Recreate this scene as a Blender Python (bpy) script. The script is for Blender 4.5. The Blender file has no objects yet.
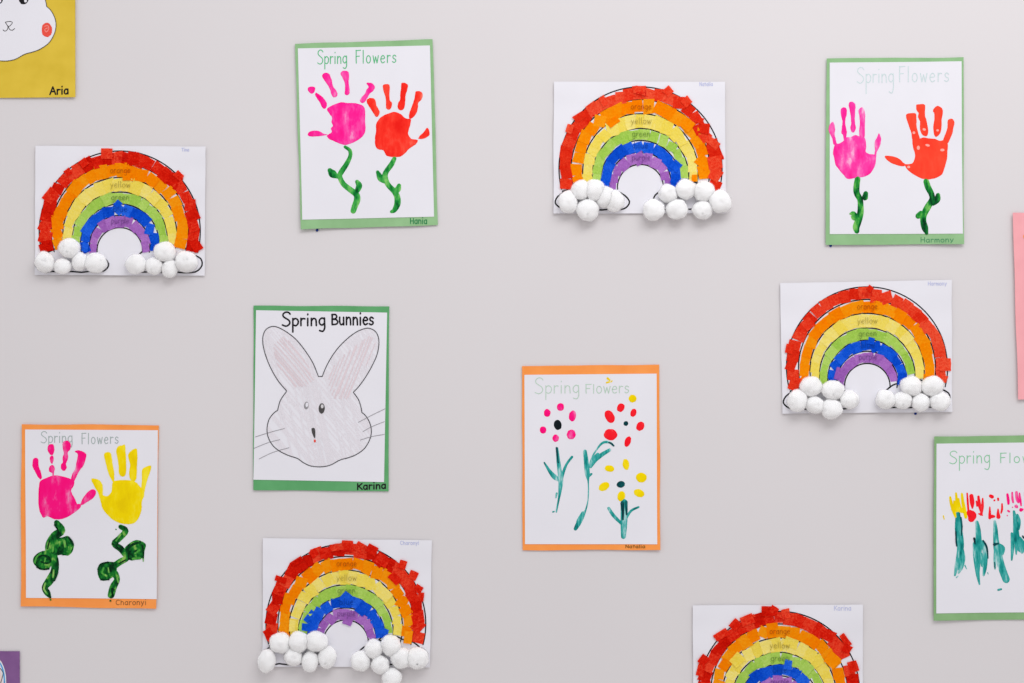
# A classroom wall hung with children's spring crafts.
import bpy, bmesh, math, random
from mathutils import Vector, Euler, noise
from mathutils.geometry import delaunay_2d_cdt

scn = bpy.context.scene
col = scn.collection
S = 610.0                    # photo pixels per metre of wall
ZC = 1.5                     # height of the photo's centre above the floor
MM = 0.001

def W(px, py):
    """photo pixel on the wall plane -> metres (x, z)"""
    return (px - 512.0) / S, ZC - (py - 341.5) / S

def crop(ox, oy, s):
    """converter from coordinates measured in an enlarged detail to photo pixels"""
    return lambda p: (ox + p[0] / s, oy + p[1] / s) + tuple(v / s for v in p[2:3])

def lin(c):
    c = c / 255.0
    return c / 12.92 if c <= 0.04045 else ((c + 0.055) / 1.055) ** 2.4

def rgb(c):
    return (lin(c[0]), lin(c[1]), lin(c[2]), 1.0)

# ------------------------------------------------------------------ materials
def new_mat(name):
    m = bpy.data.materials.new(name)
    m.use_nodes = True
    nt = m.node_tree
    b = nt.nodes['Principled BSDF']
    b.inputs['Roughness'].default_value = 0.75
    b.inputs['Specular IOR Level'].default_value = 0.06
    return m, nt, b

def tex_noise(nt, scale, detail=3.0, rough=0.5, stretch=None):
    tc = nt.nodes.new('ShaderNodeTexCoord')
    n = nt.nodes.new('ShaderNodeTexNoise')
    n.inputs['Scale'].default_value = scale
    n.inputs['Detail'].default_value = detail
    n.inputs['Roughness'].default_value = rough
    if stretch:
        mp = nt.nodes.new('ShaderNodeMapping')
        mp.inputs['Scale'].default_value = stretch
        nt.links.new(tc.outputs['Object'], mp.inputs['Vector'])
        nt.links.new(mp.outputs['Vector'], n.inputs['Vector'])
    else:
        nt.links.new(tc.outputs['Object'], n.inputs['Vector'])
    return n

def ramp(nt, src, stops):
    r = nt.nodes.new('ShaderNodeValToRGB')
    els = r.color_ramp.elements
    while len(els) < len(stops):
        els.new(0.5)
    for e, (p, c) in zip(els, stops):
        e.position = p
        e.color = rgb(c)
    nt.links.new(src, r.inputs['Fac'])
    return r

def bump(nt, b, src, strength, dist):
    bp = nt.nodes.new('ShaderNodeBump')
    bp.inputs['Strength'].default_value = strength
    bp.inputs['Distance'].default_value = dist
    nt.links.new(src, bp.inputs['Height'])
    nt.links.new(bp.outputs['Normal'], b.inputs['Normal'])

def paper_mat(name, c, var=5, scale=9.0):
    m, nt, b = new_mat(name)
    n = tex_noise(nt, scale, 4)
    lo = tuple(max(0, v - var) for v in c)
    hi = tuple(min(255, v + var) for v in c)
    r = ramp(nt, n.outputs['Fac'], [(0.3, lo), (0.7, hi)])
    nt.links.new(r.outputs['Color'], b.inputs['Base Color'])
    f = tex_noise(nt, 900, 2)
    bump(nt, b, f.outputs['Fac'], 0.15, 0.0003)
    b.inputs['Roughness'].default_value = 0.85
    return m

def ink_mat(name, c, rough=0.7):
    m, nt, b = new_mat(name)
    n = tex_noise(nt, 700, 2)
    lo = tuple(max(0, v - 6) for v in c)
    hi = tuple(min(255, v + 7) for v in c)
    r = ramp(nt, n.outputs['Fac'], [(0.35, lo), (0.65, hi)])
    nt.links.new(r.outputs['Color'], b.inputs['Base Color'])
    b.inputs['Roughness'].default_value = rough
    return m

def paint_mat(name, stops, scale=60, stretch=(1, 1, 0.45), rough=0.42):
    """poster paint: pigment that is thicker here and thinner there"""
    m, nt, b = new_mat(name)
    n = tex_noise(nt, scale, 5, 0.6, stretch)
    r = ramp(nt, n.outputs['Fac'], stops)
    nt.links.new(r.outputs['Color'], b.inputs['Base Color'])
    f = tex_noise(nt, 420, 3, 0.6, (1, 1, 0.4))
    bump(nt, b, f.outputs['Fac'], 0.25, 0.0006)
    b.inputs['Roughness'].default_value = rough
    b.inputs['Specular IOR Level'].default_value = 0.06
    return m

def tissue_mat(name, stops, tint, opaque):
    """tissue paper: every square has its own depth of dye, creases, and lets a little through"""
    m = bpy.data.materials.new(name)
    m.use_nodes = True
    nt = m.node_tree
    nt.nodes.clear()
    out = nt.nodes.new('ShaderNodeOutputMaterial')
    mix = nt.nodes.new('ShaderNodeMixShader')
    dif = nt.nodes.new('ShaderNodeBsdfDiffuse')
    tr = nt.nodes.new('ShaderNodeBsdfTransparent')
    tr.inputs['Color'].default_value = rgb(tint)
    n = tex_noise(nt, 170, 5, 0.72)
    n.inputs['Distortion'].default_value = 2.0
    oi = nt.nodes.new('ShaderNodeObjectInfo')
    ma = nt.nodes.new('ShaderNodeMath')
    ma.operation = 'MULTIPLY_ADD'
    ma.inputs[1].default_value = 0.25
    nt.links.new(oi.outputs['Random'], ma.inputs[0])
    mb = nt.nodes.new('ShaderNodeMath')
    mb.operation = 'MULTIPLY'
    mb.inputs[1].default_value = 0.79
    nt.links.new(n.outputs['Fac'], mb.inputs[0])
    nt.links.new(mb.outputs[0], ma.inputs[2])
    r = ramp(nt, ma.outputs[0], stops)
    nt.links.new(r.outputs['Color'], dif.inputs['Color'])
    f = tex_noise(nt, 240, 3, 0.6)
    bp = nt.nodes.new('ShaderNodeBump')
    bp.inputs['Strength'].default_value = 0.7
    bp.inputs['Distance'].default_value = 0.0014
    nt.links.new(f.outputs['Fac'], bp.inputs['Height'])
    nt.links.new(bp.outputs['Normal'], dif.inputs['Normal'])
    mix.inputs['Fac'].default_value = opaque
    nt.links.new(tr.outputs['BSDF'], mix.inputs[1])
    nt.links.new(dif.outputs['BSDF'], mix.inputs[2])
    nt.links.new(mix.outputs['Shader'], out.inputs['Surface'])
    return m

M = {}
M['white'] = paper_mat('white_paper', (233, 232, 238), 2)
M['yellow'] = paper_mat('yellow_construction_paper', (222, 191, 66), 5, 30)
M['green'] = paper_mat('soft_green_construction_paper', (146, 189, 138), 6, 30)
M['green2'] = paper_mat('moss_green_construction_paper', (138, 180, 126), 6, 30)
M['green3'] = paper_mat('leaf_green_construction_paper', (98, 168, 110), 5, 30)
M['orange'] = paper_mat('orange_construction_paper', (255, 156, 80), 5, 30)
M['purple'] = paper_mat('purple_construction_paper', (134, 94, 146), 6, 40)
M['pink'] = paper_mat('pink_construction_paper', (246, 172, 178), 4, 30)
M['black_ink'] = ink_mat('black_marker', (32, 30, 34))
M['print'] = ink_mat('printed_black', (30, 29, 32))
M['pencil'] = ink_mat('pencil_line', (150, 148, 152))
M['thin_print'] = ink_mat('thin_printed_line', (72, 70, 74))
M['dark_pencil'] = ink_mat('dark_pencil', (78, 76, 76))
M['green_marker'] = ink_mat('green_marker', (92, 188, 130))
M['pale_teal_marker'] = ink_mat('pale_teal_marker', (202, 220, 220))
M['pale_green_marker'] = ink_mat('pale_green_marker', (188, 212, 194))
M['grey_marker'] = ink_mat('grey_green_marker', (172, 184, 182))
M['mid_green_marker'] = ink_mat('mid_green_marker', (142, 204, 162))
M['deep_green_marker'] = ink_mat('deep_green_marker', (38, 128, 76))
M['dull_green_marker'] = ink_mat('dull_green_marker', (74, 140, 98))
M['brown_ink'] = ink_mat('brown_ink', (140, 92, 38))
M['brown_pencil'] = ink_mat('brown_pencil', (150, 92, 52))
M['blue_pencil'] = ink_mat('faint_blue_pencil', (192, 196, 226))
for wn, wc in (('red', (206, 16, 10)), ('orange', (180, 88, 6)), ('yellow', (174, 156, 66)), ('green', (106, 138, 58)), ('blue', (8, 62, 160)), ('purple', (118, 72, 142))):
    M['word_' + wn] = ink_mat(wn + '_word_print', wc)
M['putty'] = ink_mat('blue_putty', (36, 58, 130))
PK = [(0.32, (255, 10, 136)), (0.48, (255, 36, 152)), (0.60, (255, 84, 174)), (0.70, (250, 160, 206))]
PK2 = [(0.34, (255, 4, 122)), (0.52, (255, 22, 132)), (0.60, (250, 84, 158)), (0.70, (244, 160, 198))]
PK3 = [(0.36, (255, 34, 148)), (0.50, (255, 66, 168)), (0.59, (253, 118, 190)), (0.67, (248, 194, 222))]
M['pink_paint'] = paint_mat('hot_pink_paint', PK)
M['pink_paint2'] = paint_mat('deep_pink_paint', PK2)
M['pink_paint3'] = paint_mat('light_pink_paint', PK3)
RD = [(0.34, (240, 28, 20)), (0.50, (253, 50, 36)), (0.62, (255, 76, 58)), (0.76, (252, 140, 118))]
RD2 = [(0.30, (252, 58, 38)), (0.55, (255, 72, 48)), (0.78, (255, 86, 62)), (0.90, (255, 140, 120))]
M['red_paint'] = paint_mat('red_paint', RD)
M['red_paint2'] = paint_mat('orange_red_paint', RD2)
M['crimson_paint'] = paint_mat('crimson_paint', [(0.3, (250, 14, 36)), (0.6, (252, 34, 46)), (0.82, (250, 120, 120))])
M['yellow_paint'] = paint_mat('yellow_paint', [(0.35, (238, 206, 0)), (0.52, (248, 220, 0)), (0.70, (252, 234, 60))])
M['green_paint'] = paint_mat('green_paint', [(0.36, (4, 74, 34)), (0.46, (22, 134, 54)), (0.55, (70, 172, 76)), (0.66, (134, 204, 108))], 75)
M['green_paint2'] = paint_mat('dark_green_paint', [(0.38, (2, 50, 24)), (0.47, (8, 106, 44)), (0.55, (44, 152, 56)), (0.66, (124, 196, 96))], 80)
M['forest_paint'] = paint_mat('forest_green_paint', [(0.38, (2, 40, 20)), (0.48, (8, 92, 34)), (0.57, (36, 136, 46)), (0.68, (140, 190, 90))], 100, (1, 1, 0.7))
M['teal_paint'] = paint_mat('teal_paint', [(0.32, (4, 96, 98)), (0.44, (24, 148, 142)), (0.56, (70, 176, 170)), (0.67, (170, 214, 214)), (0.74, (222, 230, 234))], 150, (1, 1, 0.22))
M['dark_teal_paint'] = paint_mat('dark_teal_paint', [(0.3, (2, 40, 48)), (0.55, (6, 72, 78)), (0.8, (20, 120, 120))], 100)
M['black_paint'] = paint_mat('black_paint', [(0.3, (10, 18, 24)), (0.7, (24, 34, 40))], 80)
M['crayon_pink'] = ink_mat('pink_pencil_shading', (226, 211, 216))
M['crayon_grey'] = ink_mat('grey_pencil_shading', (228, 224, 230))
M['crayon_red'] = ink_mat('red_crayon', (236, 84, 70))
M['crayon_blue'] = ink_mat('blue_crayon', (90, 166, 222))
M['crayon_peach'] = ink_mat('peach_crayon', (236, 214, 210))
TIS = {
    'red':    tissue_mat('red_tissue',    [(0.30, (192, 10, 4)), (0.52, (234, 34, 16)), (0.72, (255, 88, 56))], (255, 110, 70), 0.84),
    'red_light': tissue_mat('bright_red_tissue', [(0.30, (218, 26, 10)), (0.52, (242, 56, 30)), (0.72, (255, 100, 66))], (255, 110, 70), 0.84),
    'orange': tissue_mat('orange_tissue', [(0.28, (255, 118, 0)), (0.52, (255, 144, 4)), (0.76, (255, 170, 30))], (255, 200, 90), 0.90),
    'yellow': tissue_mat('yellow_tissue', [(0.28, (246, 218, 66)), (0.52, (252, 230, 104)), (0.76, (255, 240, 150))], (255, 248, 180), 0.86),
    'green':  tissue_mat('green_tissue',  [(0.28, (150, 202, 70)), (0.52, (178, 218, 94)), (0.76, (202, 232, 128))], (214, 244, 150), 0.84),
    'blue':   tissue_mat('blue_tissue',   [(0.28, (4, 62, 190)), (0.52, (18, 88, 222)), (0.76, (50, 118, 246))], (80, 150, 255), 0.86),
    'purple': tissue_mat('purple_tissue', [(0.28, (148, 86, 172)), (0.52, (174, 110, 198)), (0.76, (198, 140, 218))], (220, 170, 240), 0.84),
}
m, nt, b = new_mat('cotton')
b.inputs['Base Color'].default_value = (0.99, 0.99, 0.99, 1)
b.inputs['Roughness'].default_value = 1.0
b.inputs['Specular IOR Level'].default_value = 0.0
b.inputs['Subsurface Weight'].default_value = 1.0
b.inputs['Subsurface Radius'].default_value = (1.0, 1.0, 1.0)
b.inputs['Subsurface Scale'].default_value = 0.008
n = tex_noise(nt, 260, 4, 0.65)
bump(nt, b, n.outputs['Fac'], 0.22, 0.001)
M['cotton'] = m
m = bpy.data.materials.new('loose_fluff')
m.use_nodes = True
nt = m.node_tree
nt.nodes.clear()
out = nt.nodes.new('ShaderNodeOutputMaterial')
mix = nt.nodes.new('ShaderNodeMixShader')
mx2 = nt.nodes.new('ShaderNodeMixShader')
dif = nt.nodes.new('ShaderNodeBsdfDiffuse')
tl = nt.nodes.new('ShaderNodeBsdfTranslucent')
tr = nt.nodes.new('ShaderNodeBsdfTransparent')
dif.inputs['Color'].default_value = (0.97, 0.97, 0.97, 1)
tl.inputs['Color'].default_value = (0.97, 0.97, 0.97, 1)
nt.links.new(dif.outputs['BSDF'], mx2.inputs[1])
nt.links.new(tl.outputs['BSDF'], mx2.inputs[2])
mix.inputs['Fac'].default_value = 0.2
nt.links.new(tr.outputs['BSDF'], mix.inputs[1])
nt.links.new(mx2.outputs['Shader'], mix.inputs[2])
nt.links.new(mix.outputs['Shader'], out.inputs['Surface'])
M['fluff'] = m
m, nt, b = new_mat('painted_wall')
n = tex_noise(nt, 1.3, 3)
r = ramp(nt, n.outputs['Fac'], [(0.3, (219, 215, 216)), (0.7, (222, 218, 219))])
nt.links.new(r.outputs['Color'], b.inputs['Base Color'])
f = tex_noise(nt, 260, 3)
bump(nt, b, f.outputs['Fac'], 0.08, 0.0006)
b.inputs['Roughness'].default_value = 0.7
M['wall'] = m

# ------------------------------------------------------------------ object helpers
def link(o, parent=None):
    col.objects.link(o)
    if parent is not None:
        o.parent = parent
    return o

def mesh_obj(name, bm, mat, parent=None, smooth=True):
    me = bpy.data.meshes.new(name)
    bm.to_mesh(me)
    bm.free()
    me.materials.append(mat)
    if smooth:
        for p in me.polygons:
            p.use_smooth = True
    return link(bpy.data.objects.new(name, me), parent)

def cat_closed(pts, n=3):
    out = []
    k = len(pts)
    for i in range(k):
        p0, p1, p2, p3 = pts[i - 1], pts[i], pts[(i + 1) % k], pts[(i + 2) % k]
        for j in range(n):
            t = j / n
            out.append(tuple(0.5 * (2 * p1[a] + (p2[a] - p0[a]) * t + (2 * p0[a] - 5 * p1[a] + 4 * p2[a] - p3[a]) * t * t
                                    + (3 * p1[a] - p0[a] - 3 * p2[a] + p3[a]) * t ** 3) for a in range(2)))
    return out

def cat_open(pts, n=4):
    if len(pts) < 3:
        return list(pts)
    ext = [pts[0]] + list(pts) + [pts[-1]]
    out = []
    for i in range(1, len(ext) - 2):
        p0, p1, p2, p3 = ext[i - 1:i + 3]
        for j in range(n):
            t = j / n
            out.append(tuple(0.5 * (2 * p1[a] + (p2[a] - p0[a]) * t + (2 * p0[a] - 5 * p1[a] + 4 * p2[a] - p3[a]) * t * t
                                    + (3 * p1[a] - p0[a] - 3 * p2[a] + p3[a]) * t ** 3) for a in range(len(p1))))
    out.append(tuple(pts[-1]))
    return out

def inside(p, poly):
    x, y = p
    r = False
    k = len(poly)
    for i in range(k):
        (x1, y1), (x2, y2) = poly[i], poly[i - 1]
        if (y1 > y) != (y2 > y) and x < (x2 - x1) * (y - y1) / (y2 - y1) + x1:
            r = not r
    return r

def dist_poly(p, poly):
    d = 1e9
    k = len(poly)
    for i in range(k):
        ax, ay = poly[i - 1]
        bx, by = poly[i]
        vx, vy = bx - ax, by - ay
        L = vx * vx + vy * vy
        t = 0 if L == 0 else max(0, min(1, ((p[0] - ax) * vx + (p[1] - ay) * vy) / L))
        d = min(d, math.hypot(p[0] - ax - vx * t, p[1] - ay - vy * t))
    return d

def ellipse(cx, cy, rx, ry, rot=0, n=20, wob=0.05, seed=0):
    rnd = random.Random(seed + int(cx * 7 + cy * 13))
    a = math.radians(rot)
    out = []
    for i in range(n):
        t = 2 * math.pi * i / n
        k = 1 + rnd.uniform(-wob, wob)
        x, y = rx * k * math.cos(t), ry * k * math.sin(t)
        out.append((cx + x * math.cos(a) - y * math.sin(a), cy + x * math.sin(a) + y * math.cos(a)))
    return out

class Art:
    """one picture hung on the wall: an Empty at its lower edge, all parts as children.
    (px, py) are positions on the wall in photo pixels; lift is the height above the wall."""
    def __init__(self, name, label, category, group, corners, curl=None, ripple=0.25, seed=1, base=1.6):
        xs = [c[0] for c in corners]
        ys = [c[1] for c in corners]
        self.x0, self.x1, self.y0, self.y1 = min(xs), max(xs), min(ys), max(ys)
        self.corners = corners
        self.curl = curl or {}
        self.ripple, self.seed, self.base = ripple, seed, base
        self.ox, self.oy = (self.x0 + self.x1) / 2, self.y1
        x, z = W(self.ox, self.oy)
        self.root = link(bpy.data.objects.new(name, None))
        self.root.location = (x, 0, z)
        self.root.empty_display_size = 0.05
        self.root['label'] = label
        self.root['category'] = category
        if group:
            self.root['group'] = group

    def h(self, px, py):
        u = min(1, max(0, (px - self.x0) / (self.x1 - self.x0)))
        v = min(1, max(0, (py - self.y0) / (self.y1 - self.y0)))
        q = self.base
        q += self.ripple * (1.0 + noise.noise(Vector((u * 2.2 + self.seed * 7.1, v * 2.8, self.seed * 1.7))) * 1.6)
        rs = self.curl.get('streak', 0)
        if rs:
            q += rs * (0.5 + 0.5 * math.sin(v * 21 + 3.0 * noise.noise(Vector((u * 2, v * 1.5, self.seed))))) * (abs(u - 0.5) * 2) ** 2
        c = self.curl
        q += c.get('tl', 0) * ((1 - u) * (1 - v)) ** 4 + c.get('tr', 0) * (u * (1 - v)) ** 4
        q += c.get('bl', 0) * ((1 - u) * v) ** 4 + c.get('br', 0) * (u * v) ** 4
        q += c.get('l', 0) * (1 - u) ** 5 + c.get('r', 0) * u ** 5 + c.get('t', 0) * (1 - v) ** 6
        q += c.get('b', 0) * v ** 8 * (0.55 + 0.45 * math.sin(u * 9 + self.seed * 2.3))
        return max(0.5, q) * MM

    def P(self, px, py, lift=0.0):
        """lift in mm above the picture's backing surface"""
        return Vector(((px - self.ox) / S, -(self.h(px, py) + lift * MM), -(py - self.oy) / S))

    def sheet(self, name, corners, mat, lift=0.0, thick=0.3, nu=26, nv=34, label=None, wob=0.0):
        tl, tr, br, bl = corners
        bm = bmesh.new()
        def grid(l):
            rows = []
            for j in range(nv + 1):
                v = j / nv
                row = []
                for i in range(nu + 1):
                    u = i / nu
                    x = (tl[0] * (1 - u) + tr[0] * u) * (1 - v) + (bl[0] * (1 - u) + br[0] * u) * v
                    y = (tl[1] * (1 - u) + tr[1] * u) * (1 - v) + (bl[1] * (1 - u) + br[1] * u) * v
                    if wob:
                        if i in (0, nu):
                            x += wob * noise.noise(Vector((v * 3, i * 1.0, self.seed * 3.3)))
                        if j in (0, nv):
                            y += wob * noise.noise(Vector((u * 3, j * 1.0, self.seed * 5.3)))
                    row.append(bm.verts.new(self.P(x, y, l)))
                rows.append(row)
            return rows
        A, B = grid(lift), grid(lift - thick)
        for j in range(nv):
            for i in range(nu):
                bm.faces.new((A[j][i], A[j][i + 1], A[j + 1][i + 1], A[j + 1][i]))
                bm.faces.new((B[j][i], B[j + 1][i], B[j + 1][i + 1], B[j][i + 1]))
        ring = [(0, i) for i in range(nu)] + [(j, nu) for j in range(nv)] + [(nv, i) for i in range(nu, 0, -1)] + [(j, 0) for j in range(nv, 0, -1)]
        for k in range(len(ring)):
            a, b_ = ring[k], ring[(k + 1) % len(ring)]
            bm.faces.new((A[a[0]][a[1]], B[a[0]][a[1]], B[b_[0]][b_[1]], A[b_[0]][b_[1]]))
        bmesh.ops.recalc_face_normals(bm, faces=bm.faces)
        o = mesh_obj(name, bm, mat, self.root, smooth=False)
        n_front = 2 * nu * nv
        for k, p in enumerate(o.data.polygons):
            p.use_smooth = k < n_front
        try:
            o.data.set_sharp_from_angle(angle=math.radians(50))
        except Exception:
            pass
        if label:
            o['label'] = label
        return o

    def fill(self, bm, pts, lift=0.75, dome=0.45, spacing=2.6, smooth=3, edge_w=1.4):
        poly = cat_closed(pts, smooth) if smooth else list(pts)
        if smooth == 3:
            poly = [(p[0] + 0.32 * noise.noise(Vector((p[0] * 0.9, p[1] * 0.9, 3.3))), p[1] + 0.32 * noise.noise(Vector((p[0] * 0.9, p[1] * 0.9, 9.1)))) for p in poly]
        poly = [Vector(p) for p in poly]
        k = len(poly)
        xs = [p[0] for p in poly]
        ys = [p[1] for p in poly]
        vs = list(poly)
        tp = [tuple(p) for p in poly]
        y = min(ys)
        row = 0
        while y < max(ys):
            x = min(xs) + (row % 2) * spacing / 2
            while x < max(xs):
                if inside((x, y), tp) and dist_poly((x, y), tp) > spacing * 0.35:
                    vs.append(Vector((x, y)))
                x += spacing
            y += spacing * 0.87
            row += 1
        r = delaunay_2d_cdt(vs, [], [list(range(k))], 1, 1e-5)
        nv = []
        for p in r[0]:
            d = dist_poly((p[0], p[1]), tp)
            nv.append(bm.verts.new(self.P(p[0], p[1], lift + dome * min(1.0, d / edge_w))))
        for f in r[2]:
            try:
                bm.faces.new([nv[i] for i in f])
            except ValueError:
                pass

    def ribbon(self, bm, pts, lift=0.75, dome=0.0, radius=None, smooth=4, step=None):
        """brush or pen stroke: pts = (x, y, r) with rounded ends"""
        pts = [(p[0], p[1], p[2] if len(p) > 2 and radius is None else radius) for p in pts]
        if smooth:
            pts = cat_open(pts, smooth)
        clean = [pts[0]]
        for p in pts[1:]:
            if math.hypot(p[0] - clean[-1][0], p[1] - clean[-1][1]) > 0.03:
                clean.append(p)
        pts = clean
        if len(pts) == 1:
            x, y, r = pts[0]
            self.fill(bm, ellipse(x, y, r, r, 0, 10, 0.02), lift, dome, 5, 0)
            return
        tang = []
        for i in range(len(pts)):
            a, b_ = pts[max(0, i - 1)], pts[min(len(pts) - 1, i + 1)]
            d = math.hypot(b_[0] - a[0], b_[1] - a[1]) or 1
            tang.append(((b_[0] - a[0]) / d, (b_[1] - a[1]) / d))
        cs = []
        for ang in (80, 55, 25):
            s, c = math.sin(math.radians(ang)), math.cos(math.radians(ang))
            x, y, r = pts[0]
            cs.append((x - tang[0][0] * r * s, y - tang[0][1] * r * s, max(r * c, 0.02), tang[0]))
        for p, t in zip(pts, tang):
            cs.append((p[0], p[1], max(p[2], 0.02), t))
        for ang in (25, 55, 80):
            s, c = math.sin(math.radians(ang)), math.cos(math.radians(ang))
            x, y, r = pts[-1]
            cs.append((x + tang[-1][0] * r * s, y + tang[-1][1] * r * s, max(r * c, 0.02), tang[-1]))
        rows = []
        for x, y, r, t in cs:
            nx, ny = -t[1], t[0]
            prof = (-1, 0, 1) if dome == 0 or r < 0.8 else (-1, -0.7, 0, 0.7, 1)
            prof = (-1, -0.7, 0, 0.7, 1) if dome else (-1, 1)
            rows.append([bm.verts.new(self.P(x + nx * r * k, y + ny * r * k, lift + dome * (1 - k * k))) for k in prof])
        for a, b_ in zip(rows, rows[1:]):
            for i in range(len(a) - 1):
                bm.faces.new((a[i], a[i + 1], b_[i + 1], b_[i]))

    def strokes(self, name, strokes, mat, parent=None, lift=0.72, dome=0.0, radius=None, smooth=4, label=None):
        bm = bmesh.new()
        for i, s in enumerate(strokes):
            self.ribbon(bm, s, lift + 0.012 * (i % 12), dome, radius, smooth)
        o = mesh_obj(name, bm, mat, parent or self.root)
        if label:
            o['label'] = label
        return o

    def blobs(self, name, polys, mat, parent=None, lift=0.75, dome=0.45, spacing=2.6, smooth=3, label=None):
        bm = bmesh.new()
        for i, p in enumerate(polys):
            self.fill(bm, p, lift + 0.01 * (i % 9), dome, spacing, smooth)
        o = mesh_obj(name, bm, mat, parent or self.root)
        if label:
            o['label'] = label
        return o

    def putty(self, px, py, r=1.25):
        bm = bmesh.new()
        bmesh.ops.create_icosphere(bm, subdivisions=3, radius=1.0)
        for v in bm.verts:
            k = 1 + 0.2 * noise.noise(v.co * 1.7 + Vector((px, py, 0)))
            v.co = Vector((v.co.x * r / S * k, v.co.y * 0.0012, v.co.z * r * 1.2 / S * k)) + Vector(((px - self.ox) / S, -0.0012, -(py - self.oy) / S))
        o = mesh_obj('adhesive_putty', bm, M['putty'], self.root)
        o['label'] = 'small dab of blue sticky putty'

# ------------------------------------------------------------------ handwriting
# each glyph: (width, strokes); baseline 0, x-height 1, capitals reach 2 (scaled to 'cap'), descenders reach -1 (scaled to 'desc')
def arc(cx, cy, rx, ry, a0, a1, n=10):
    return [(cx + rx * math.cos(math.radians(a0 + (a1 - a0) * i / n)), cy + ry * math.sin(math.radians(a0 + (a1 - a0) * i / n))) for i in range(n + 1)]
G = {
    'S': (1.0, [[(0.95, 1.72), (0.75, 1.97), (0.4, 2.0), (0.12, 1.75), (0.12, 1.4), (0.4, 1.12), (0.75, 0.85), (0.92, 0.5), (0.8, 0.15), (0.45, -0.08), (0.02, 0.12)]]),
    'F': (0.8, [[(0.1, 2.0), (0.08, 1.0), (0.1, 0.0)], [(0.05, 1.95), (0.4, 1.97), (0.8, 2.0)], [(0.1, 1.05), (0.6, 1.08)]]),
    'B': (0.9, [[(0.1, 2.0), (0.1, 0.0)], [(0.05, 1.95), (0.55, 1.98), (0.75, 1.6), (0.6, 1.2), (0.15, 1.05), (0.65, 1.0), (0.9, 0.55), (0.7, 0.1), (0.1, 0.0)]]),
    'A': (1.0, [[(0.0, 0.0), (0.25, 1.0), (0.5, 2.0)], [(0.5, 2.0), (0.75, 1.0), (0.98, 0.0)], [(0.2, 0.75), (0.8, 0.75)]]),
    'K': (0.9, [[(0.1, 2.0), (0.1, 0.0)], [(0.85, 2.0), (0.15, 0.95)], [(0.3, 1.1), (0.9, 0.0)]]),
    'H': (0.95, [[(0.1, 2.0), (0.1, 0.0)], [(0.85, 2.0), (0.85, 0.0)], [(0.1, 1.0), (0.85, 1.05)]]),
    'N': (0.95, [[(0.1, 0.0), (0.1, 2.0)], [(0.1, 2.0), (0.85, 0.0)], [(0.85, 0.0), (0.85, 2.0)]]),
    'T': (0.9, [[(0.45, 2.0), (0.45, 0.0)], [(0.0, 2.0), (0.9, 2.0)]]),
    'C': (0.9, [arc(0.5, 1.0, 0.45, 1.0, 50, 310, 14)]),
    'p': (0.8, [[(0.1, 1.0), (0.1, 0.0), (0.1, -1.0)], [(0.1, 0.75), (0.4, 1.0), (0.72, 0.75), (0.72, 0.3), (0.45, 0.0), (0.1, 0.15)]]),
    'r': (0.6, [[(0.1, 1.0), (0.1, 0.0)], [(0.1, 0.65), (0.3, 0.95), (0.58, 0.92)]]),
    'i': (0.3, [[(0.14, 1.0), (0.14, 0.0)], [(0.14, 1.5), (0.15, 1.58)]]),
    'n': (0.8, [[(0.1, 1.0), (0.1, 0.0)], [(0.1, 0.65), (0.35, 0.98), (0.62, 0.85), (0.68, 0.45), (0.7, 0.0)]]),
    'g': (0.8, [[(0.68, 0.85), (0.4, 1.0), (0.1, 0.7), (0.12, 0.25), (0.4, 0.02), (0.66, 0.25)], [(0.7, 1.0), (0.72, 0.2), (0.72, -0.5), (0.5, -0.98), (0.12, -0.85)]]),
    'l': (0.3, [[(0.14, 2.0), (0.14, 0.0)]]),
    'o': (0.8, [arc(0.4, 0.5, 0.33, 0.5, 90, 450, 14)]),
    'w': (0.95, [[(0.05, 1.0), (0.25, 0.0)], [(0.25, 0.0), (0.47, 0.85)], [(0.47, 0.85), (0.7, 0.0)], [(0.7, 0.0), (0.92, 1.0)]]),
    'e': (0.75, [[(0.1, 0.55), (0.65, 0.6), (0.6, 0.9), (0.35, 1.0), (0.1, 0.7), (0.1, 0.3), (0.35, 0.0), (0.68, 0.15)]]),
    's': (0.65, [[(0.58, 0.85), (0.32, 1.0), (0.1, 0.8), (0.22, 0.55), (0.52, 0.4), (0.55, 0.15), (0.3, 0.0), (0.04, 0.12)]]),
    'u': (0.8, [[(0.1, 1.0), (0.12, 0.3), (0.35, 0.0), (0.62, 0.2)], [(0.66, 1.0), (0.68, 0.0)]]),
    'a': (0.8, [[(0.66, 0.8), (0.4, 1.0), (0.1, 0.7), (0.12, 0.2), (0.4, 0.0), (0.64, 0.25)], [(0.68, 1.0), (0.7, 0.0)]]),
    'm': (1.1, [[(0.1, 1.0), (0.1, 0.0)], [(0.1, 0.65), (0.3, 0.98), (0.5, 0.8), (0.54, 0.0)], [(0.54, 0.65), (0.75, 0.98), (0.95, 0.8), (1.0, 0.0)]]),
    'y': (0.75, [[(0.05, 1.0), (0.35, 0.1)], [(0.68, 1.0), (0.4, 0.1), (0.15, -0.9)]]),
    't': (0.6, [[(0.3, 1.7), (0.3, 0.0)], [(0.05, 1.05), (0.55, 1.08)]]),
    'h': (0.8, [[(0.1, 2.0), (0.1, 0.0)], [(0.1, 0.65), (0.35, 0.98), (0.62, 0.85), (0.68, 0.45), (0.7, 0.0)]]),
    'd': (0.8, [[(0.64, 0.8), (0.4, 1.0), (0.1, 0.7), (0.12, 0.2), (0.4, 0.0), (0.64, 0.25)], [(0.68, 2.0), (0.68, 0.0)]]),
    'b': (0.8, [[(0.1, 2.0), (0.1, 0.0)], [(0.1, 0.75), (0.4, 1.0), (0.72, 0.75), (0.72, 0.25), (0.42, 0.0), (0.1, 0.2)]]),
}

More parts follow.
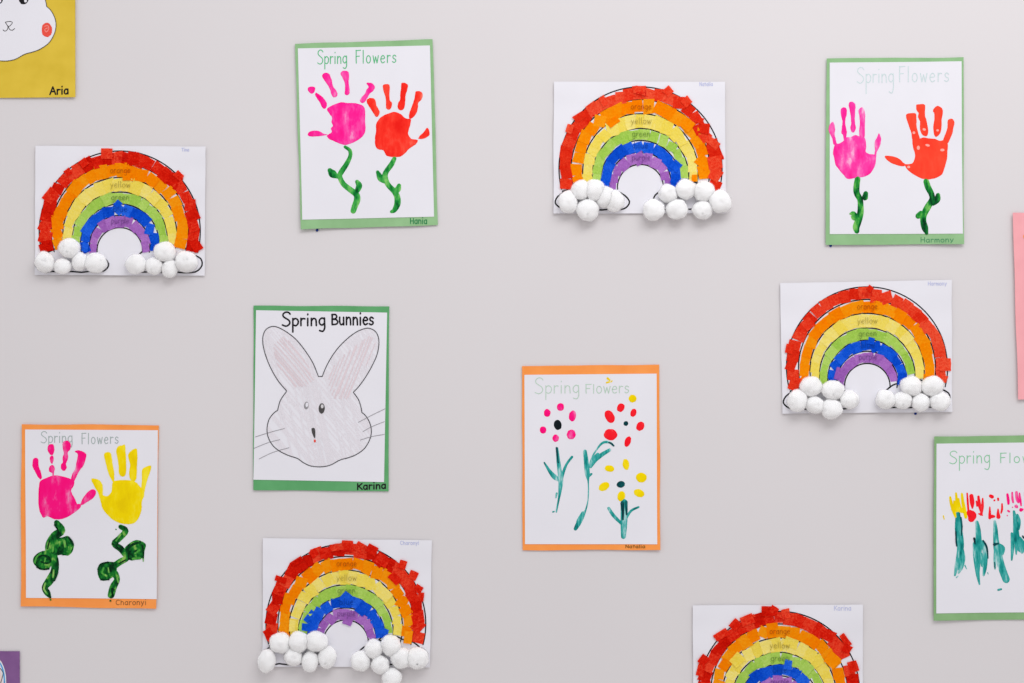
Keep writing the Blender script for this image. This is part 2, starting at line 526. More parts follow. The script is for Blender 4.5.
def word(text, x0, x1, base0, base1, xh, cap=2.0, desc=1.0, gap=0.18, f=None, jit=0.03, seed=3, rotate=None):
    """strokes of a handwritten word between x0 and x1 (in detail coordinates, converted by f)"""
    rnd = random.Random(seed)
    total = sum(G[c][0] for c in text) + gap * (len(text) - 1)
    k = (x1 - x0) / total
    x = 0.0
    out = []
    for c in text:
        w, st = G[c]
        dy = rnd.uniform(-jit, jit) * xh
        for s in st:
            line = []
            for gx, gy in s:
                if c.isupper():
                    gy *= cap / 2
                elif gy > 1 and c != 'i':
                    gy = 1 + (gy - 1) * (cap - 1)
                if gy < 0:
                    gy = gy * desc
                X = x0 + (x + gx) * k
                t = (X - x0) / (x1 - x0)
                Y = base0 + (base1 - base0) * t - gy * xh + dy
                p = (X, Y)
                if f:
                    p = f(p)[:2]
                line.append(p)
            out.append(line)
        x += w + gap
    return out

# ------------------------------------------------------------------ the wall
bm = bmesh.new()
bmesh.ops.create_cube(bm, size=1.0)
for v in bm.verts:
    v.co = Vector((v.co.x * 7.0, v.co.y * 0.12 + 0.06, v.co.z * 2.9 + 1.45))
wall = mesh_obj('wall_back', bm, M['wall'], smooth=False)
wall['kind'] = 'structure'
wall['label'] = 'plain pale grey painted wall behind the pictures'
wall['category'] = 'wall'

# ------------------------------------------------------------------ rainbows
ARC_R = [80.5, 68.5, 57.0, 47.8, 39.3, 30.2, 22.7]
ARC_T = [0.0, 12.6, 26.5, 41.1, 53.0, 64.4, 76.6]
BANDS = ['red', 'orange', 'yellow', 'green', 'blue', 'purple']
COTTON = []
def make_cotton(seed):
    bm = bmesh.new()
    bmesh.ops.create_icosphere(bm, subdivisions=5, radius=1.0)
    off = Vector((seed * 3.7, seed * 1.3, seed * 5.1))
    spin = Euler((0.37 + seed, 0.61 + seed * 1.7, 0.23 + seed * 0.6)).to_matrix()
    for v in bm.verts:
        d = spin @ v.co.normalized()
        k = 1 + 0.15 * noise.noise(d * 1.1 + off) + 0.06 * noise.noise(d * 2.4 + off) + 0.022 * noise.noise(d * 6 + off) + 0.012 * noise.noise(d * 14 + off)
        v.co = d * k * 1.04
    # thin halo of loose fluff around the dense core
    n_core = len(bm.faces)
    for sc_, se in ((1.035, 11), (1.07, 23)):
        r = bmesh.ops.create_icosphere(bm, subdivisions=4, radius=1.0)
        for v in r['verts']:
            d = spin @ v.co.normalized()
            k = 1 + 0.16 * noise.noise(d * 1.1 + off) + 0.06 * noise.noise(d * 2.4 + off) + 0.05 * noise.noise(d * 7 + off * se)
            v.co = d * k * 1.04 * sc_
    bm.faces.ensure_lookup_table()
    for f in bm.faces[n_core:]:
        f.material_index = 1
    me = bpy.data.meshes.new('cotton_ball')
    bm.to_mesh(me)
    bm.free()
    me.materials.append(M['cotton'])
    me.materials.append(M['fluff'])
    for p in me.polygons:
        p.use_smooth = True
    return me
for i in range(7):
    COTTON.append(make_cotton(i + 1))

LEFT_CLOUD = [(-77, 103), (-72.7, 101.9), (-67.4, 99.6), (-60, 96), (-50, 94), (-42, 95), (-35.5, 97.1), (-29, 100), (-23.8, 102.9)]
LEFT_CLOUD2 = [(-30.2, 103.6), (-23.8, 102.9), (-15.6, 107.1), (-10.9, 112.9), (-12.5, 117.5), (-16.7, 120.5), (-24, 121.6), (-30, 120.6), (-38, 121.6), (-48, 120.8), (-58, 121.8), (-67, 120.7), (-72, 121.8), (-77.4, 120.6), (-83.2, 116.4), (-84.1, 112.9), (-81.7, 108.3), (-76, 104)]
RIGHT_CLOUD = [(37.5, 97.3), (31, 97), (25.1, 98.8), (20.2, 102.5), (14.5, 107), (12.5, 113), (15, 118.5), (22, 121), (32, 120.6), (42, 121.4), (52, 120.6), (64, 121.4), (75.5, 120.7), (81, 116.4), (82.5, 112), (81, 107.3), (76, 104.3)]
RIGHT_CLOUD2 = [(33, 97), (37.2, 92.7), (44.5, 91.8), (52, 93.2), (57.3, 95.8), (62, 96.4), (67.6, 98.2), (74, 103)]

def rainbow(label, corners, cx, yt, rot, cotton_l, cotton_r, extras, drs, skips, seed, messy, writing, sc=1.0, curl=None, putty=None, words_dx=0.0):
    A = Art('rainbow_picture', label, 'rainbow craft', 'tissue paper rainbow crafts', corners, curl, 0.7, seed, 1.8)
    A.sheet('paper_sheet', corners, M['white'], 0.0, 0.25, 40, 34, label='white printed sheet of paper', wob=0.5)
    a = math.radians(rot)
    ca, sa = math.cos(a), math.sin(a)
    def T(dx, dy):
        dx, dy = dx * sc, dy * sc
        return (cx + dx * ca - dy * sa, yt + dx * sa + dy * ca)
    # printed outline
    lines = []
    for R, t in zip(ARC_R, ARC_T):
        yc = t + R
        ext = math.asin(min(1, max(-1, (101 - yc) / R)))
        ang0, ang1 = -ext, math.pi + ext
        n = 56
        lines.append([T(-R * math.cos(ang0 + (ang1 - ang0) * i / n), yc - R * math.sin(ang0 + (ang1 - ang0) * i / n)) + (0.62,) for i in range(n + 1)])
    for c in (LEFT_CLOUD, LEFT_CLOUD2, RIGHT_CLOUD, RIGHT_CLOUD2):
        lines.append([T(*p) + (0.75,) for p in c])
    A.strokes('printed_outline', lines, M['print'], lift=0.12, smooth=2)
    ws = []
    for wd, y, half in (('red', 9.3, 5), ('orange', 22.2, 10), ('yellow', 36.5, 10), ('green', 49.2, 9), ('blue', 60.8, 7), ('purple', 72.5, 9)):
        ws.append((wd, word(wd, -half + 0.5 + words_dx, half + 0.5 + words_dx, y, y, 3.6, 1.7, 0.6, f=lambda p: T(*p), jit=0.0)))
    for wn, wst in ws:
        A.strokes('printed_word', wst, M['word_' + wn], lift=2.6, radius=0.25, smooth=2, label='word %s showing through the tissue' % wn)
    f, text, x0, x1, by = writing
    A.strokes('name_lettering', word(text, x0, x1, by, by, 24 if text != 'Tina' else 22, 1.5, 0.6, f=f), M['blue_pencil'], lift=0.14, radius=0.34, smooth=3, label='name written in faint blue pencil')
    # tissue squares
    rnd = random.Random(seed * 17 + 5)
    count = [0]
    bands = {}
    for bn in BANDS:
        e = link(bpy.data.objects.new(bn + '_band', None), A.root)
        e.empty_display_size = 0.02
        e['label'] = 'arched band of %s tissue paper squares' % bn
        bands[bn] = e
    def square(bn, px, py, w, h, ang, crumple=1.0, raise_=0.0):
        count[0] += 1
        k = count[0]
        bm = bmesh.new()
        N = 5
        w2, h2 = w / 2, h / 2
        jit = 0.10
        c4 = [(-w2 * (1 + rnd.uniform(-jit, jit)), -h2 * (1 + rnd.uniform(-jit, jit))), (w2 * (1 + rnd.uniform(-jit, jit)), -h2 * (1 + rnd.uniform(-jit, jit))),
              (w2 * (1 + rnd.uniform(-jit, jit)), h2 * (1 + rnd.uniform(-jit, jit))), (-w2 * (1 + rnd.uniform(-jit, jit)), h2 * (1 + rnd.uniform(-jit, jit)))]
        lifts = [rnd.random() ** 3 * 1.5 * crumple for _ in range(4)]
        base = 0.25 + (k % 8) * 0.13 + raise_
        cc, ss = math.cos(ang), math.sin(ang)
        fold = rnd.uniform(0, math.pi)
        ff = rnd.uniform(0.7, 1.6)
        rows = []
        for j in range(N + 1):
            v = j / N
            row = []
            for i in range(N + 1):
                u = i / N
                x = (c4[0][0] * (1 - u) + c4[1][0] * u) * (1 - v) + (c4[3][0] * (1 - u) + c4[2][0] * u) * v
                y = (c4[0][1] * (1 - u) + c4[1][1] * u) * (1 - v) + (c4[3][1] * (1 - u) + c4[2][1] * u) * v
                wx = 0.35 * noise.noise(Vector((u * 3, v * 3, k * 3.1 + seed)))
                wy = 0.35 * noise.noise(Vector((u * 3, v * 3, k * 5.7 + seed)))
                X = px + (x + wx) * cc - (y + wy) * ss
                Y = py + (x + wx) * ss + (y + wy) * cc
                l = base
                l += lifts[0] * ((1 - u) * (1 - v)) ** 3 + lifts[1] * (u * (1 - v)) ** 3 + lifts[2] * (u * v) ** 3 + lifts[3] * ((1 - u) * v) ** 3
                l += 0.16 * crumple * (1 + math.sin((x * math.cos(fold) + y * math.sin(fold)) * ff)) * 0.5
                l += 0.12 * crumple * (1 + noise.noise(Vector((u * 2.5, v * 2.5, k * 2.3))))
                row.append(bm.verts.new(A.P(X, Y, l)))
            rows.append(row)
        for j in range(N):
            for i in range(N):
                bm.faces.new((rows[j][i], rows[j][i + 1], rows[j + 1][i + 1], rows[j + 1][i]))
        mesh_obj('tissue_square', bm, TIS['red_light' if bn == 'red' and seed in (4, 8) else bn], bands[bn])
    for bi in (1, 0, 2, 3, 4, 5):
        bn = BANDS[bi]
        R = (ARC_R[bi] + ARC_R[bi + 1]) / 2
        t = (ARC_T[bi] + ARC_T[bi + 1]) / 2
        yc = t + R
        th = ARC_T[bi + 1] - ARC_T[bi]
        thr = ARC_R[bi] - ARC_R[bi + 1]
        yend = {'red': 101, 'orange': 98, 'yellow': 95, 'green': 95, 'blue': 101, 'purple': 103}[bn]
        ext = math.asin(min(1, max(-1, (yend - 5 - yc) / R)))
        ang = -ext
        end = math.pi + ext
        step0 = {'red': 10.5, 'orange': 10.5, 'yellow': 9.5, 'green': 9.5, 'blue': 9.5, 'purple': 8.5}[bn]
        while ang < end + 0.03:
            deg = math.degrees(ang)
            dr = rnd.uniform(-1, 1) * 0.9 * messy
            if bn in ('yellow', 'green'):
                dr *= 0.6
            for (b2, a0, a1, d) in drs:
                if b2 == bn and a0 <= deg <= a1:
                    dr += d
            thick = thr + (th - thr) * max(0, math.sin(ang)) ** 1.5
            w = step0 * rnd.uniform(0.94, 1.30)
            h = thick * rnd.uniform(0.80, 1.03) * (0.95 if messy < 0.8 else 1.0) + (0.9 if bn in ('red', 'blue') else 0.1)
            rj = math.radians(rnd.gauss(0, 8) * messy)
            if rnd.random() < 0.08 * messy and bn in ('red', 'blue', 'orange'):
                rj += math.radians(rnd.choice((-1, 1)) * rnd.uniform(18, 35))
            skip = any(b2 == bn and abs(deg - d2) < 3.2 for (b2, d2) in skips)
            if not skip:
                px, py = T(-(R + dr) * math.cos(ang), yc - (R + dr) * math.sin(ang))
                square(bn, px, py, w * sc, h * sc, ang - math.pi / 2 + a + rj, 1.0)
            ang += step0 * rnd.uniform(0.86, 1.10) / R
    for (bn, ff, x, y, w, h, r) in extras:
        p = ff((x, y))
        s = ff((x + 1, y))[0] - p[0]
        square(bn, p[0], p[1], w * s, h * s, math.radians(r), 1.3, 1.05)
    # cotton balls
    k = seed
    for (ff, lst) in (cotton_l, cotton_r):
        for idx, (x, y, rx, ry) in enumerate(lst):
            px, py = ff((x, y))
            s = ff((x + 1, y))[0] - ff((x, y))[0]
            rx, ry = rx * s * 0.93, ry * s * 0.93
            o = link(bpy.data.objects.new('cotton_ball', COTTON[k % 7]), A.root)
            k += 1
            depth = (rx + ry) / 2 * 0.68
            o.scale = (rx / S, depth / S, ry / S)
            o.location = A.P(px, py, 0.3) + Vector((0, -depth / S * 0.86, 0))
            o.rotation_euler = (0, rnd.choice((0, 0.2, -0.25, 0.1)), 0)
    if putty:
        A.putty(*putty)
    return A

c_a, c_b = crop(30, 140, 10.78), crop(115, 140, 10.78)
c_c, c_d = crop(30, 200, 8.232), crop(115, 200, 8.232)
rainbow('leftmost tissue paper rainbow, below the yellow paper and above the orange-framed handprints',
        [(35.9, 146.0), (205.9, 146.4), (204.8, 275.6), (34.9, 275.2)], 120.4, 151.0, 0.3,
        (c_c, [(340, 400, 88, 84), (140, 515, 84, 88), (285, 548, 76, 66), (560, 522, 90, 86), (425, 510, 70, 76)]),
        (c_d, [(420, 430, 88, 84), (190, 530, 86, 82), (330, 545, 72, 74), (600, 510, 96, 90), (465, 566, 70, 76)]),
        [('red', c_a, 832, 150, 118, 110, 2), ('red', c_a, 415, 350, 75, 75, 52), ('red', c_a, 585, 250, 85, 85, 50), ('red', c_a, 225, 600, 150, 120, 128),
         ('red', c_b, 690, 385, 95, 75, 42), ('red', c_b, 200, 190, 120, 130, 4), ('red', c_c, 130, 390, 90, 75, -18), ('red', c_d, 670, 375, 95, 80, 60),
         ('blue', c_c, 455, 390, 52, 80, 12), ('blue', c_a, 955, 690, 70, 70, 40), ('orange', c_b, 130, 400, 90, 80, 3)],
        [('red', 62, 85, -0.8), ('red', 95, 140, -0.5), ('red', 0, 35, 0.6), ('orange', 100, 140, -1.2), ('orange', 60, 95, 0.3)],
        [], 2, 1.0, (c_b, 'Tina', 720, 800, 122), curl={'streak': 0.8, 'b': 1.0, 'l': 0.6})
c_a, c_b = crop(550, 78, 10.19), crop(640, 78, 10.19)
c_c, c_d = crop(550, 145, 8.54), crop(640, 145, 8.54)
rainbow('highest tissue paper rainbow, between the two green-framed handprint pictures',
        [(553.9, 81.8), (724.9, 81.8), (725.6, 213.4), (553.4, 213.6)], 640.4, 87.0, 0.0,
        (c_c, [(265, 388, 88, 84), (385, 395, 92, 96), (470, 450, 88, 92), (150, 492, 80, 98), (548, 482, 86, 92), (318, 562, 94, 96)]),
        (c_d, [(235, 420, 82, 82), (540, 400, 96, 86), (385, 388, 90, 88), (112, 562, 95, 90), (672, 490, 92, 100), (312, 556, 94, 86), (525, 562, 86, 80)]),
        [('red', c_a, 200, 520, 70, 90, 20), ('red', c_a, 300, 400, 120, 80, -35), ('red', c_a, 915, 130, 110, 80, 12), ('red', c_b, 285, 140, 85, 85, 50),
         ('red', c_b, 470, 245, 90, 90, 50), ('red', c_b, 655, 515, 100, 105, 6), ('red', c_b, 600, 430, 80, 60, 20), ('red', c_b, 740, 660, 150, 80, 38),
         ('blue', c_d, 305, 180, 85, 85, 40), ('blue', c_d, 300, 290, 70, 80, 15), ('red', c_a, 545, 240, 60, 110, -25), ('orange', c_b, 480, 480, 110, 110, 40),
         ('orange', c_d, 462, 285, 50, 60, 0), ('orange', c_a, 640, 450, 120, 70, -35), ('red', c_d, 640, 150, 120, 110, -6)],
        [('red', 62, 82, -2.2), ('red', 140, 160, -2.6), ('red', 100, 135, 0.4), ('orange', 30, 150, 0.6)],
        [('yellow', 86)], 4, 1.0, (c_b, 'Natalia', 605, 740, 82), sc=1.012, curl={'streak': 0.8, 'b': 1.8, 'br': 2.0, 'r': 0.6})
c_a, c_b = crop(775, 278, 10.19), crop(860, 278, 10.19)
c_c, c_d = crop(775, 345, 8.54), crop(860, 345, 8.54)
rainbow('neat, slightly tilted tissue paper rainbow, between the upper handprints and the tulips',
        [(780.3, 283.2), (951.4, 279.8), (951.8, 411.8), (782.2, 413.6)], 865.6, 286.9, -0.9,
        (c_c, [(300, 352, 96, 84), (480, 384, 98, 84), (330, 510, 86, 76), (182, 472, 88, 94), (625, 466, 86, 82), (470, 545, 94, 86)]),
        (c_d, [(420, 348, 92, 84), (605, 346, 98, 82), (345, 472, 82, 76), (205, 462, 86, 86), (670, 478, 92, 80), (505, 492, 80, 80)]),
        [('red', c_d, 725, 165, 95, 115, 4), ('red', c_d, 700, 285, 80, 60, 15), ('red', c_a, 960, 110, 60, 60, 40), ('blue', c_b, 110, 640, 65, 65, 10),
         ('red', c_c, 120, 30, 60, 80, 10), ('purple', c_c, 555, 250, 90, 110, 18), ('red', c_a, 330, 470, 110, 110, -40)],
        [('red', 95, 150, -1.9), ('red', 20, 80, 0.2), ('red', 0, 20, 0.8), ('orange', 0, 180, -0.6)],
        [], 8, 0.55, (c_b, 'Harmony', 690, 880, 75), curl={'streak': 0.8, 'tr': 1.2, 'b': 1.2}, putty=(915.6, 413.4), words_dx=0.3)
c_a, c_b = crop(255, 533, 10.19), crop(340, 533, 10.19)
c_c, c_d = crop(255, 603, 8.54), crop(340, 603, 8.54)
rainbow('ragged tissue paper rainbow below the bunny drawing, one cotton ball hanging off its lower edge',
        [(262.9, 538.0), (432.0, 540.2), (429.8, 667.4), (262.7, 666.2)], 346.4, 543.9, 0.3,
        (c_c, [(385, 322, 88, 92), (535, 318, 102, 86), (222, 328, 88, 90), (115, 480, 76, 100), (625, 452, 76, 100), (335, 450, 80, 80), (480, 487, 76, 88)]),
        (c_d, [(295, 382, 80, 84), (440, 352, 86, 90), (180, 482, 80, 90), (535, 458, 92, 88), (662, 458, 98, 96), (350, 516, 82, 84), (450, 626, 88, 84)]),
        [('red', c_a, 945, 130, 118, 120, 2), ('red', c_a, 600, 205, 80, 80, 50), ('red', c_a, 720, 200, 110, 100, -15), ('red', c_a, 265, 470, 115, 60, 20),
         ('red', c_a, 430, 290, 130, 60, -32), ('red', c_b, 640, 320, 80, 90, 20), ('red', c_b, 745, 430, 90, 90, 25), ('red', c_b, 800, 570, 80, 80, 35),
         ('red', c_b, 825, 650, 60, 90, 2), ('red', c_c, 120, 260, 70, 90, -25), ('red', c_a, 830, 140, 120, 70, -8), ('red', c_b, 330, 170, 110, 90, 30),
         ('red', c_b, 200, 140, 80, 90, 30), ('blue', c_d, 370, 240, 80, 60, 20), ('blue', c_d, 315, 170, 75, 75, 8), ('blue', c_c, 490, 130, 110, 110, 40),
         ('blue', c_c, 440, 205, 80, 60, 4), ('blue', c_a, 935, 665, 115, 115, 42), ('purple', c_d, 70, 150, 85, 75, 22), ('blue', c_d, 180, 60, 90, 70, 40),
         ('red', c_b, 560, 460, 120, 80, 45), ('orange', c_d, 585, 290, 70, 110, 8), ('yellow', c_c, 320, 190, 50, 90, 2), ('red', c_b, 430, 280, 130, 100, 35)],
        [('red', 40, 140, 0.3), ('orange', 0, 180, -0.2), ('red', 145, 185, -1.0)],
        [('yellow', 83), ('yellow', 76)], 12, 1.25, (c_b, 'Charonyi', 615, 805, 118), sc=0.992, curl={'streak': 0.8, 'b': 1.6, 'bl': 1.0})
c_a, c_b = crop(690, 600, 8.232), crop(775, 600, 8.232)
none = (c_a, [])
rainbow('lowest tissue paper rainbow, cut off by the bottom of the photo, without cotton',
        [(692.8, 605.2), (862.7, 604.5), (862.9, 734.5), (693.0, 735.0)], 778.9, 611.3, -0.1, none, none,
        [('red', c_a, 640, 90, 110, 80, 4), ('red', c_a, 255, 285, 120, 65, -30), ('red', c_a, 370, 200, 80, 75, -50), ('red', c_a, 110, 490, 80, 70, 130),
         ('red', c_a, 85, 575, 60, 100, 12), ('red', c_b, 575, 325, 52, 115, -35), ('red', c_b, 590, 400, 70, 70, 30), ('red', c_b, 640, 545, 80, 90, -20),
         ('red', c_b, 85, 110, 70, 80, -10), ('blue', c_b, 105, 530, 60, 80, 8), ('red', c_a, 690, 80, 70, 60, 30), ('yellow', c_a, 385, 490, 90, 100, 45),
         ('yellow', c_b, 130, 350, 110, 80, 20), ('green', c_b, 260, 560, 90, 100, 40), ('orange', c_b, 470, 490, 110, 110, 42), ('blue', c_a, 540, 620, 90, 80, -40),
         ('red', c_a, 470, 160, 110, 80, -20)],
        [('red', 100, 170, -0.4), ('yellow', 90, 130, 0.6)],
        [('red', 152)], 13, 1.05, (c_b, 'Karina', 485, 625, 84), curl={'streak': 0.8})

# ------------------------------------------------------------------ handprint pictures
def many(f, *polys):
    return [[f(p)[:2] for p in poly] for poly in polys]
def st(f, *strokes):
    return [[f(p) for p in s] for s in strokes]

def handprint_picture(label, backing, white, bmat, blabel, curl, seed, putty=None):
    A = Art('handprint_picture', label, 'handprint picture', 'spring handprint flower pictures', backing, curl, 0.7, seed)
    A.sheet('backing_paper', backing, bmat, 0.0, 0.35, label=blabel, wob=0.8)
    A.sheet('drawing_paper', white, M['white'], 0.6, 0.25, label='white drawing paper')
    if putty:
        A.putty(*putty)
    return A

A = handprint_picture('pink and red handprint flowers with a green border, left of the highest rainbow',
    [(295.1, 44.1), (432.6, 39.3), (438.0, 225.0), (301.4, 229.6)], [(298.0, 48.6), (430.0, 45.6), (434.1, 216.7), (302.6, 219.9)],
    M['green'], 'pale green construction paper border', {'b': 1.6, 'bl': 1.6, 'l': 1.4, 'tr': 0.8}, 3, putty=(317.0, 230.2))
f = crop(305, 38, 9.309)
A.strokes('title_lettering', word('Spring', 118, 392, 242, 236, 66, 1.9, 0.75, f=f) + word('Flowers', 472, 850, 236, 230, 68, 1.75, 0.7, f=f, gap=0.3), M['green_marker'], radius=0.48, label='title in thin green marker')
f = crop(380, 205, 15.75)
A.strokes('name_lettering', word('Hania', 475, 742, 296, 296, 62, 1.35, f=f), M['deep_green_marker'], lift=0.12, radius=0.45, label='name in green marker')
f = crop(300, 60, 7.587)
A.blobs('pink_handprint', many(f,
    [(205,375),(235,350),(270,335),(315,322),(360,327),(410,327),(450,335),(485,355),(495,400),(495,470),(498,530),(480,575),(445,605),(400,630),(345,645),(300,635),(255,615),(215,595),(205,575),(225,560),(243,545),(235,520),(250,500),(240,470),(245,435),(225,410)],
    [(60,225),(65,208),(90,203),(115,210),(112,240),(92,258),(70,245)], [(115,265),(125,250),(150,265),(175,285),(200,320),(205,350),(190,372),(170,362),(155,330),(135,300)],
    [(168,125),(180,102),(205,98),(225,112),(240,150),(250,195),(270,225),(285,255),(278,278),(255,283),(238,262),(228,225),(210,190),(185,155)],
    [(308,105),(320,85),(345,82),(368,92),(373,130),(370,170),(378,225),(375,258),(355,268),(340,255),(342,215),(338,170),(322,135)],
    [(505,180),(520,172),(550,178),(568,205),(555,235),(530,255),(510,290),(490,322),(465,325),(455,308),(470,280),(495,255),(505,225),(520,205)],
    [(60,565),(75,545),(110,537),(150,543),(180,560),(210,568),(180,574),(140,580),(95,582),(68,578)]), M['pink_paint'], label='handprint in hot pink paint')
f = crop(360, 70, 7.113)
A.blobs('red_handprint', many(f,
    [(115,390),(135,350),(175,320),(215,305),(245,298),(290,315),(325,345),(362,350),(360,380),(350,420),(342,455),(365,490),(400,495),(412,505),(395,530),(350,560),(320,595),(280,618),(230,620),(190,610),(165,572),(130,565),(108,535),(108,480),(115,430)],
    [(48,220),(60,203),(90,200),(110,215),(118,255),(138,290),(135,320),(118,335),(100,315),(75,275),(55,245)],
    [(162,115),(175,102),(205,102),(213,125),(210,170),(212,215),(228,235),(222,270),(205,283),(187,272),(185,235),(180,190),(168,150)],
    [(295,95),(320,92),(342,110),(335,145),(325,180),(322,215),(320,250),(310,280),(285,287),(268,268),(272,235),(285,210),(287,165),(292,130)],
    [(392,165),(400,152),(430,153),(447,175),(438,210),(415,235),(412,270),(400,310),(375,340),(352,347),(350,310),(365,270),(378,235),(388,200)],
    [(415,488),(425,470),(455,440),(475,412),(490,425),(495,460),(470,482),(440,492)]), M['red_paint'], lift=0.78, label='handprint in red paint')
f = crop(320, 140, 8.533)
A.strokes('painted_stem', st(f, [(215,60,13),(255,90,16),(258,140,17),(225,210,21),(185,270,23),(170,310,21),(200,375,22),(260,425,24),(310,465,26),(318,510,28),(300,560,26),(285,605,24)],
    [(85,260,20),(110,290,34),(150,315,16)], [(318,358,18),(335,390,26),(320,430,22),(300,455,14)]), M['green_paint'], dome=0.5, label='green stem under the pink handprint')
A.strokes('painted_stem', st(f, [(635,160,18),(610,210,22),(570,265,22),(555,310,24),(580,380,22),(635,440,24),(660,490,26),(660,550,27),(635,600,20),(612,612,14)],
    [(493,275,15),(518,325,28),(550,350,22)], [(675,390,18),(665,420,26),(640,445,22)]), M['green_paint'], dome=0.5, label='green stem under the red handprint')

A = handprint_picture('pink and orange-red handprint flowers with a green border, right of the highest rainbow',
    [(826.4, 59.0), (963.6, 57.2), (963.2, 243.9), (825.5, 245.2)], [(829.4, 62.8), (961.4, 61.4), (962.2, 233.8), (829.4, 234.2)],
    M['green'], 'pale green construction paper border', {'b': 1.2, 'l': 1.6, 'br': 1.8, 'r': 0.5}, 5, putty=(830.8, 245.6))
f = crop(845, 60, 8.904)
A.strokes('title_lettering', word('Spring', 105, 435, 204, 200, 76, 1.75, 1.3, f=f) + word('Flowers', 480, 925, 196, 194, 76, 1.8, 0.8, f=f, gap=0.3), M['pale_teal_marker'], radius=0.44, label='title in faded teal marker')
f = crop(905, 228, 15.75)
A.strokes('name_lettering', word('Harmony', 240, 755, 226, 224, 48, 1.55, 0.3, f=f), M['dull_green_marker'], lift=0.12, radius=0.38, label='name in dull green pencil')
f = crop(820, 95, 7.587)
A.blobs('pink_handprint', many(f,
    [(110,375),(140,370),(175,350),(190,325),(230,320),(265,305),(300,315),(335,325),(345,350),(350,390),(345,430),(375,448),(410,452),(425,470),(420,520),(405,560),(375,600),(330,622),(270,630),(210,638),(180,610),(145,570),(115,530),(105,480),(97,440)],
    [(62,270),(68,235),(90,205),(105,220),(113,260),(108,300),(118,340),(122,376),(100,374),(90,330),(75,300)],
    [(155,110),(178,95),(198,105),(200,150),(190,190),(192,235),(202,280),(198,310),(190,345),(178,340),(172,305),(160,290),(165,240),(168,200),(157,160)],
    [(215,70),(230,52),(255,58),(268,85),(265,130),(262,180),(265,225),(270,255),(255,285),(238,280),(228,250),(235,215),(230,160),(222,110)],
    [(288,120),(310,95),(330,105),(340,145),(340,200),(338,250),(335,325),(300,325),(295,270),(300,220),(298,170)],
    [(415,350),(430,325),(445,290),(460,320),(462,355),(448,400),(428,440),(425,472),(412,464),(415,420),(412,385)]), M['pink_paint3'], label='handprint in patchy pink paint')
f = crop(875, 95, 7.187)
A.blobs('red_handprint', many(f,
    [(268,310),(300,320),(345,305),(385,312),(430,315),(465,330),(490,325),(520,350),(520,400),(515,460),(500,520),(480,570),(440,595),(390,607),(340,603),(290,580),(240,545),(215,510),(200,498),(265,492),(285,450),(285,420),(272,370)],
    [(222,155),(230,135),(265,130),(293,135),(298,170),(298,230),(312,280),(320,318),(300,344),(268,324),(262,280),(245,230),(232,190)],
    [(295,80),(305,68),(350,66),(360,85),(358,140),(370,190),(382,250),(378,285),(360,298),(335,280),(322,240),(322,190),(308,160),(312,130),(298,110)],
    [(415,110),(430,90),(448,78),(480,95),(487,125),(478,180),(475,250),(460,285),(435,302),(422,275),(418,230),(425,180),(425,140)],
    [(520,190),(530,175),(555,172),(570,200),(560,245),(550,290),(525,344),(500,352),(488,328),(505,280),(518,235)],
    [(68,445),(85,437),(130,442),(175,460),(200,485),(218,498),(205,513),(150,503),(100,480)]), M['red_paint2'], label='handprint in orange-red paint')
thin = [ellipse(*f((x, y))[:2], rx / 7.187, ry / 7.187, r) for (x, y, rx, ry, r) in
        ((310, 380, 11, 15, 0), (482, 396, 15, 10, 0), (352, 248, 12, 9, 20), (278, 272, 10, 10, 0), (376, 362, 16, 9, 15), (240, 518, 11, 9, 0), (448, 255, 10, 8, 0))]
A.blobs('bare_spots', thin, ink_mat('thin_red_paint', (254, 170, 158)), lift=1.30, dome=0.0, smooth=0, label='pale spots where the red paint is thin')
f = crop(840, 170, 9.109)
A.strokes('painted_stem', st(f, [(158,85,26),(148,150,28),(150,210,28),(180,270,26),(185,330,27),(183,390,30),(165,460,32),(145,520,32),(150,556,24)],
    [(232,215,22),(225,250,28)], [(92,400,10),(115,400,26),(130,430,32)]), M['green_paint2'], dome=0.5, label='green stem under the pink handprint')
A.strokes('painted_stem', st(f, [(783,105,26),(800,160,28),(830,220,26),(835,270,26),(795,340,30),(760,410,28),(755,470,28),(770,530,30),(785,575,16)],
    [(890,230,20),(880,270,30),(845,305,22)], [(710,420,26),(735,400,28)]), M['green_paint2'], dome=0.5, label='green stem under the red handprint')

A = handprint_picture('pink and yellow handprint flowers on white paper with an orange border',
    [(22.0, 424.0), (158.6, 425.2), (156.6, 608.4), (21.1, 606.4)], [(25.6, 429.4), (157.9, 430.2), (157.0, 598.9), (26.5, 597.6)],
    M['orange'], 'orange construction paper border', {'b': 1.4, 'l': 1.4, 'tl': 0.8, 'br': 1.2}, 11)
f = crop(30, 422, 9.309)
A.strokes('title_lettering', word('Spring', 105, 398, 192, 190, 60, 1.7, 0.85, f=f) + word('Flowers', 482, 825, 204, 200, 60, 1.65, 0.8, f=f, gap=0.3), M['grey_marker'], radius=0.44, label='title in faded grey-green marker')
f = crop(85, 515, 6.83)
A.strokes('name_lettering', word('Charonyi', 212, 420, 613, 612, 23, 1.4, 0.5, f=f), M['brown_pencil'], lift=0.12, radius=0.36, label='name in brown pencil')
f = crop(20, 430, 7.19)
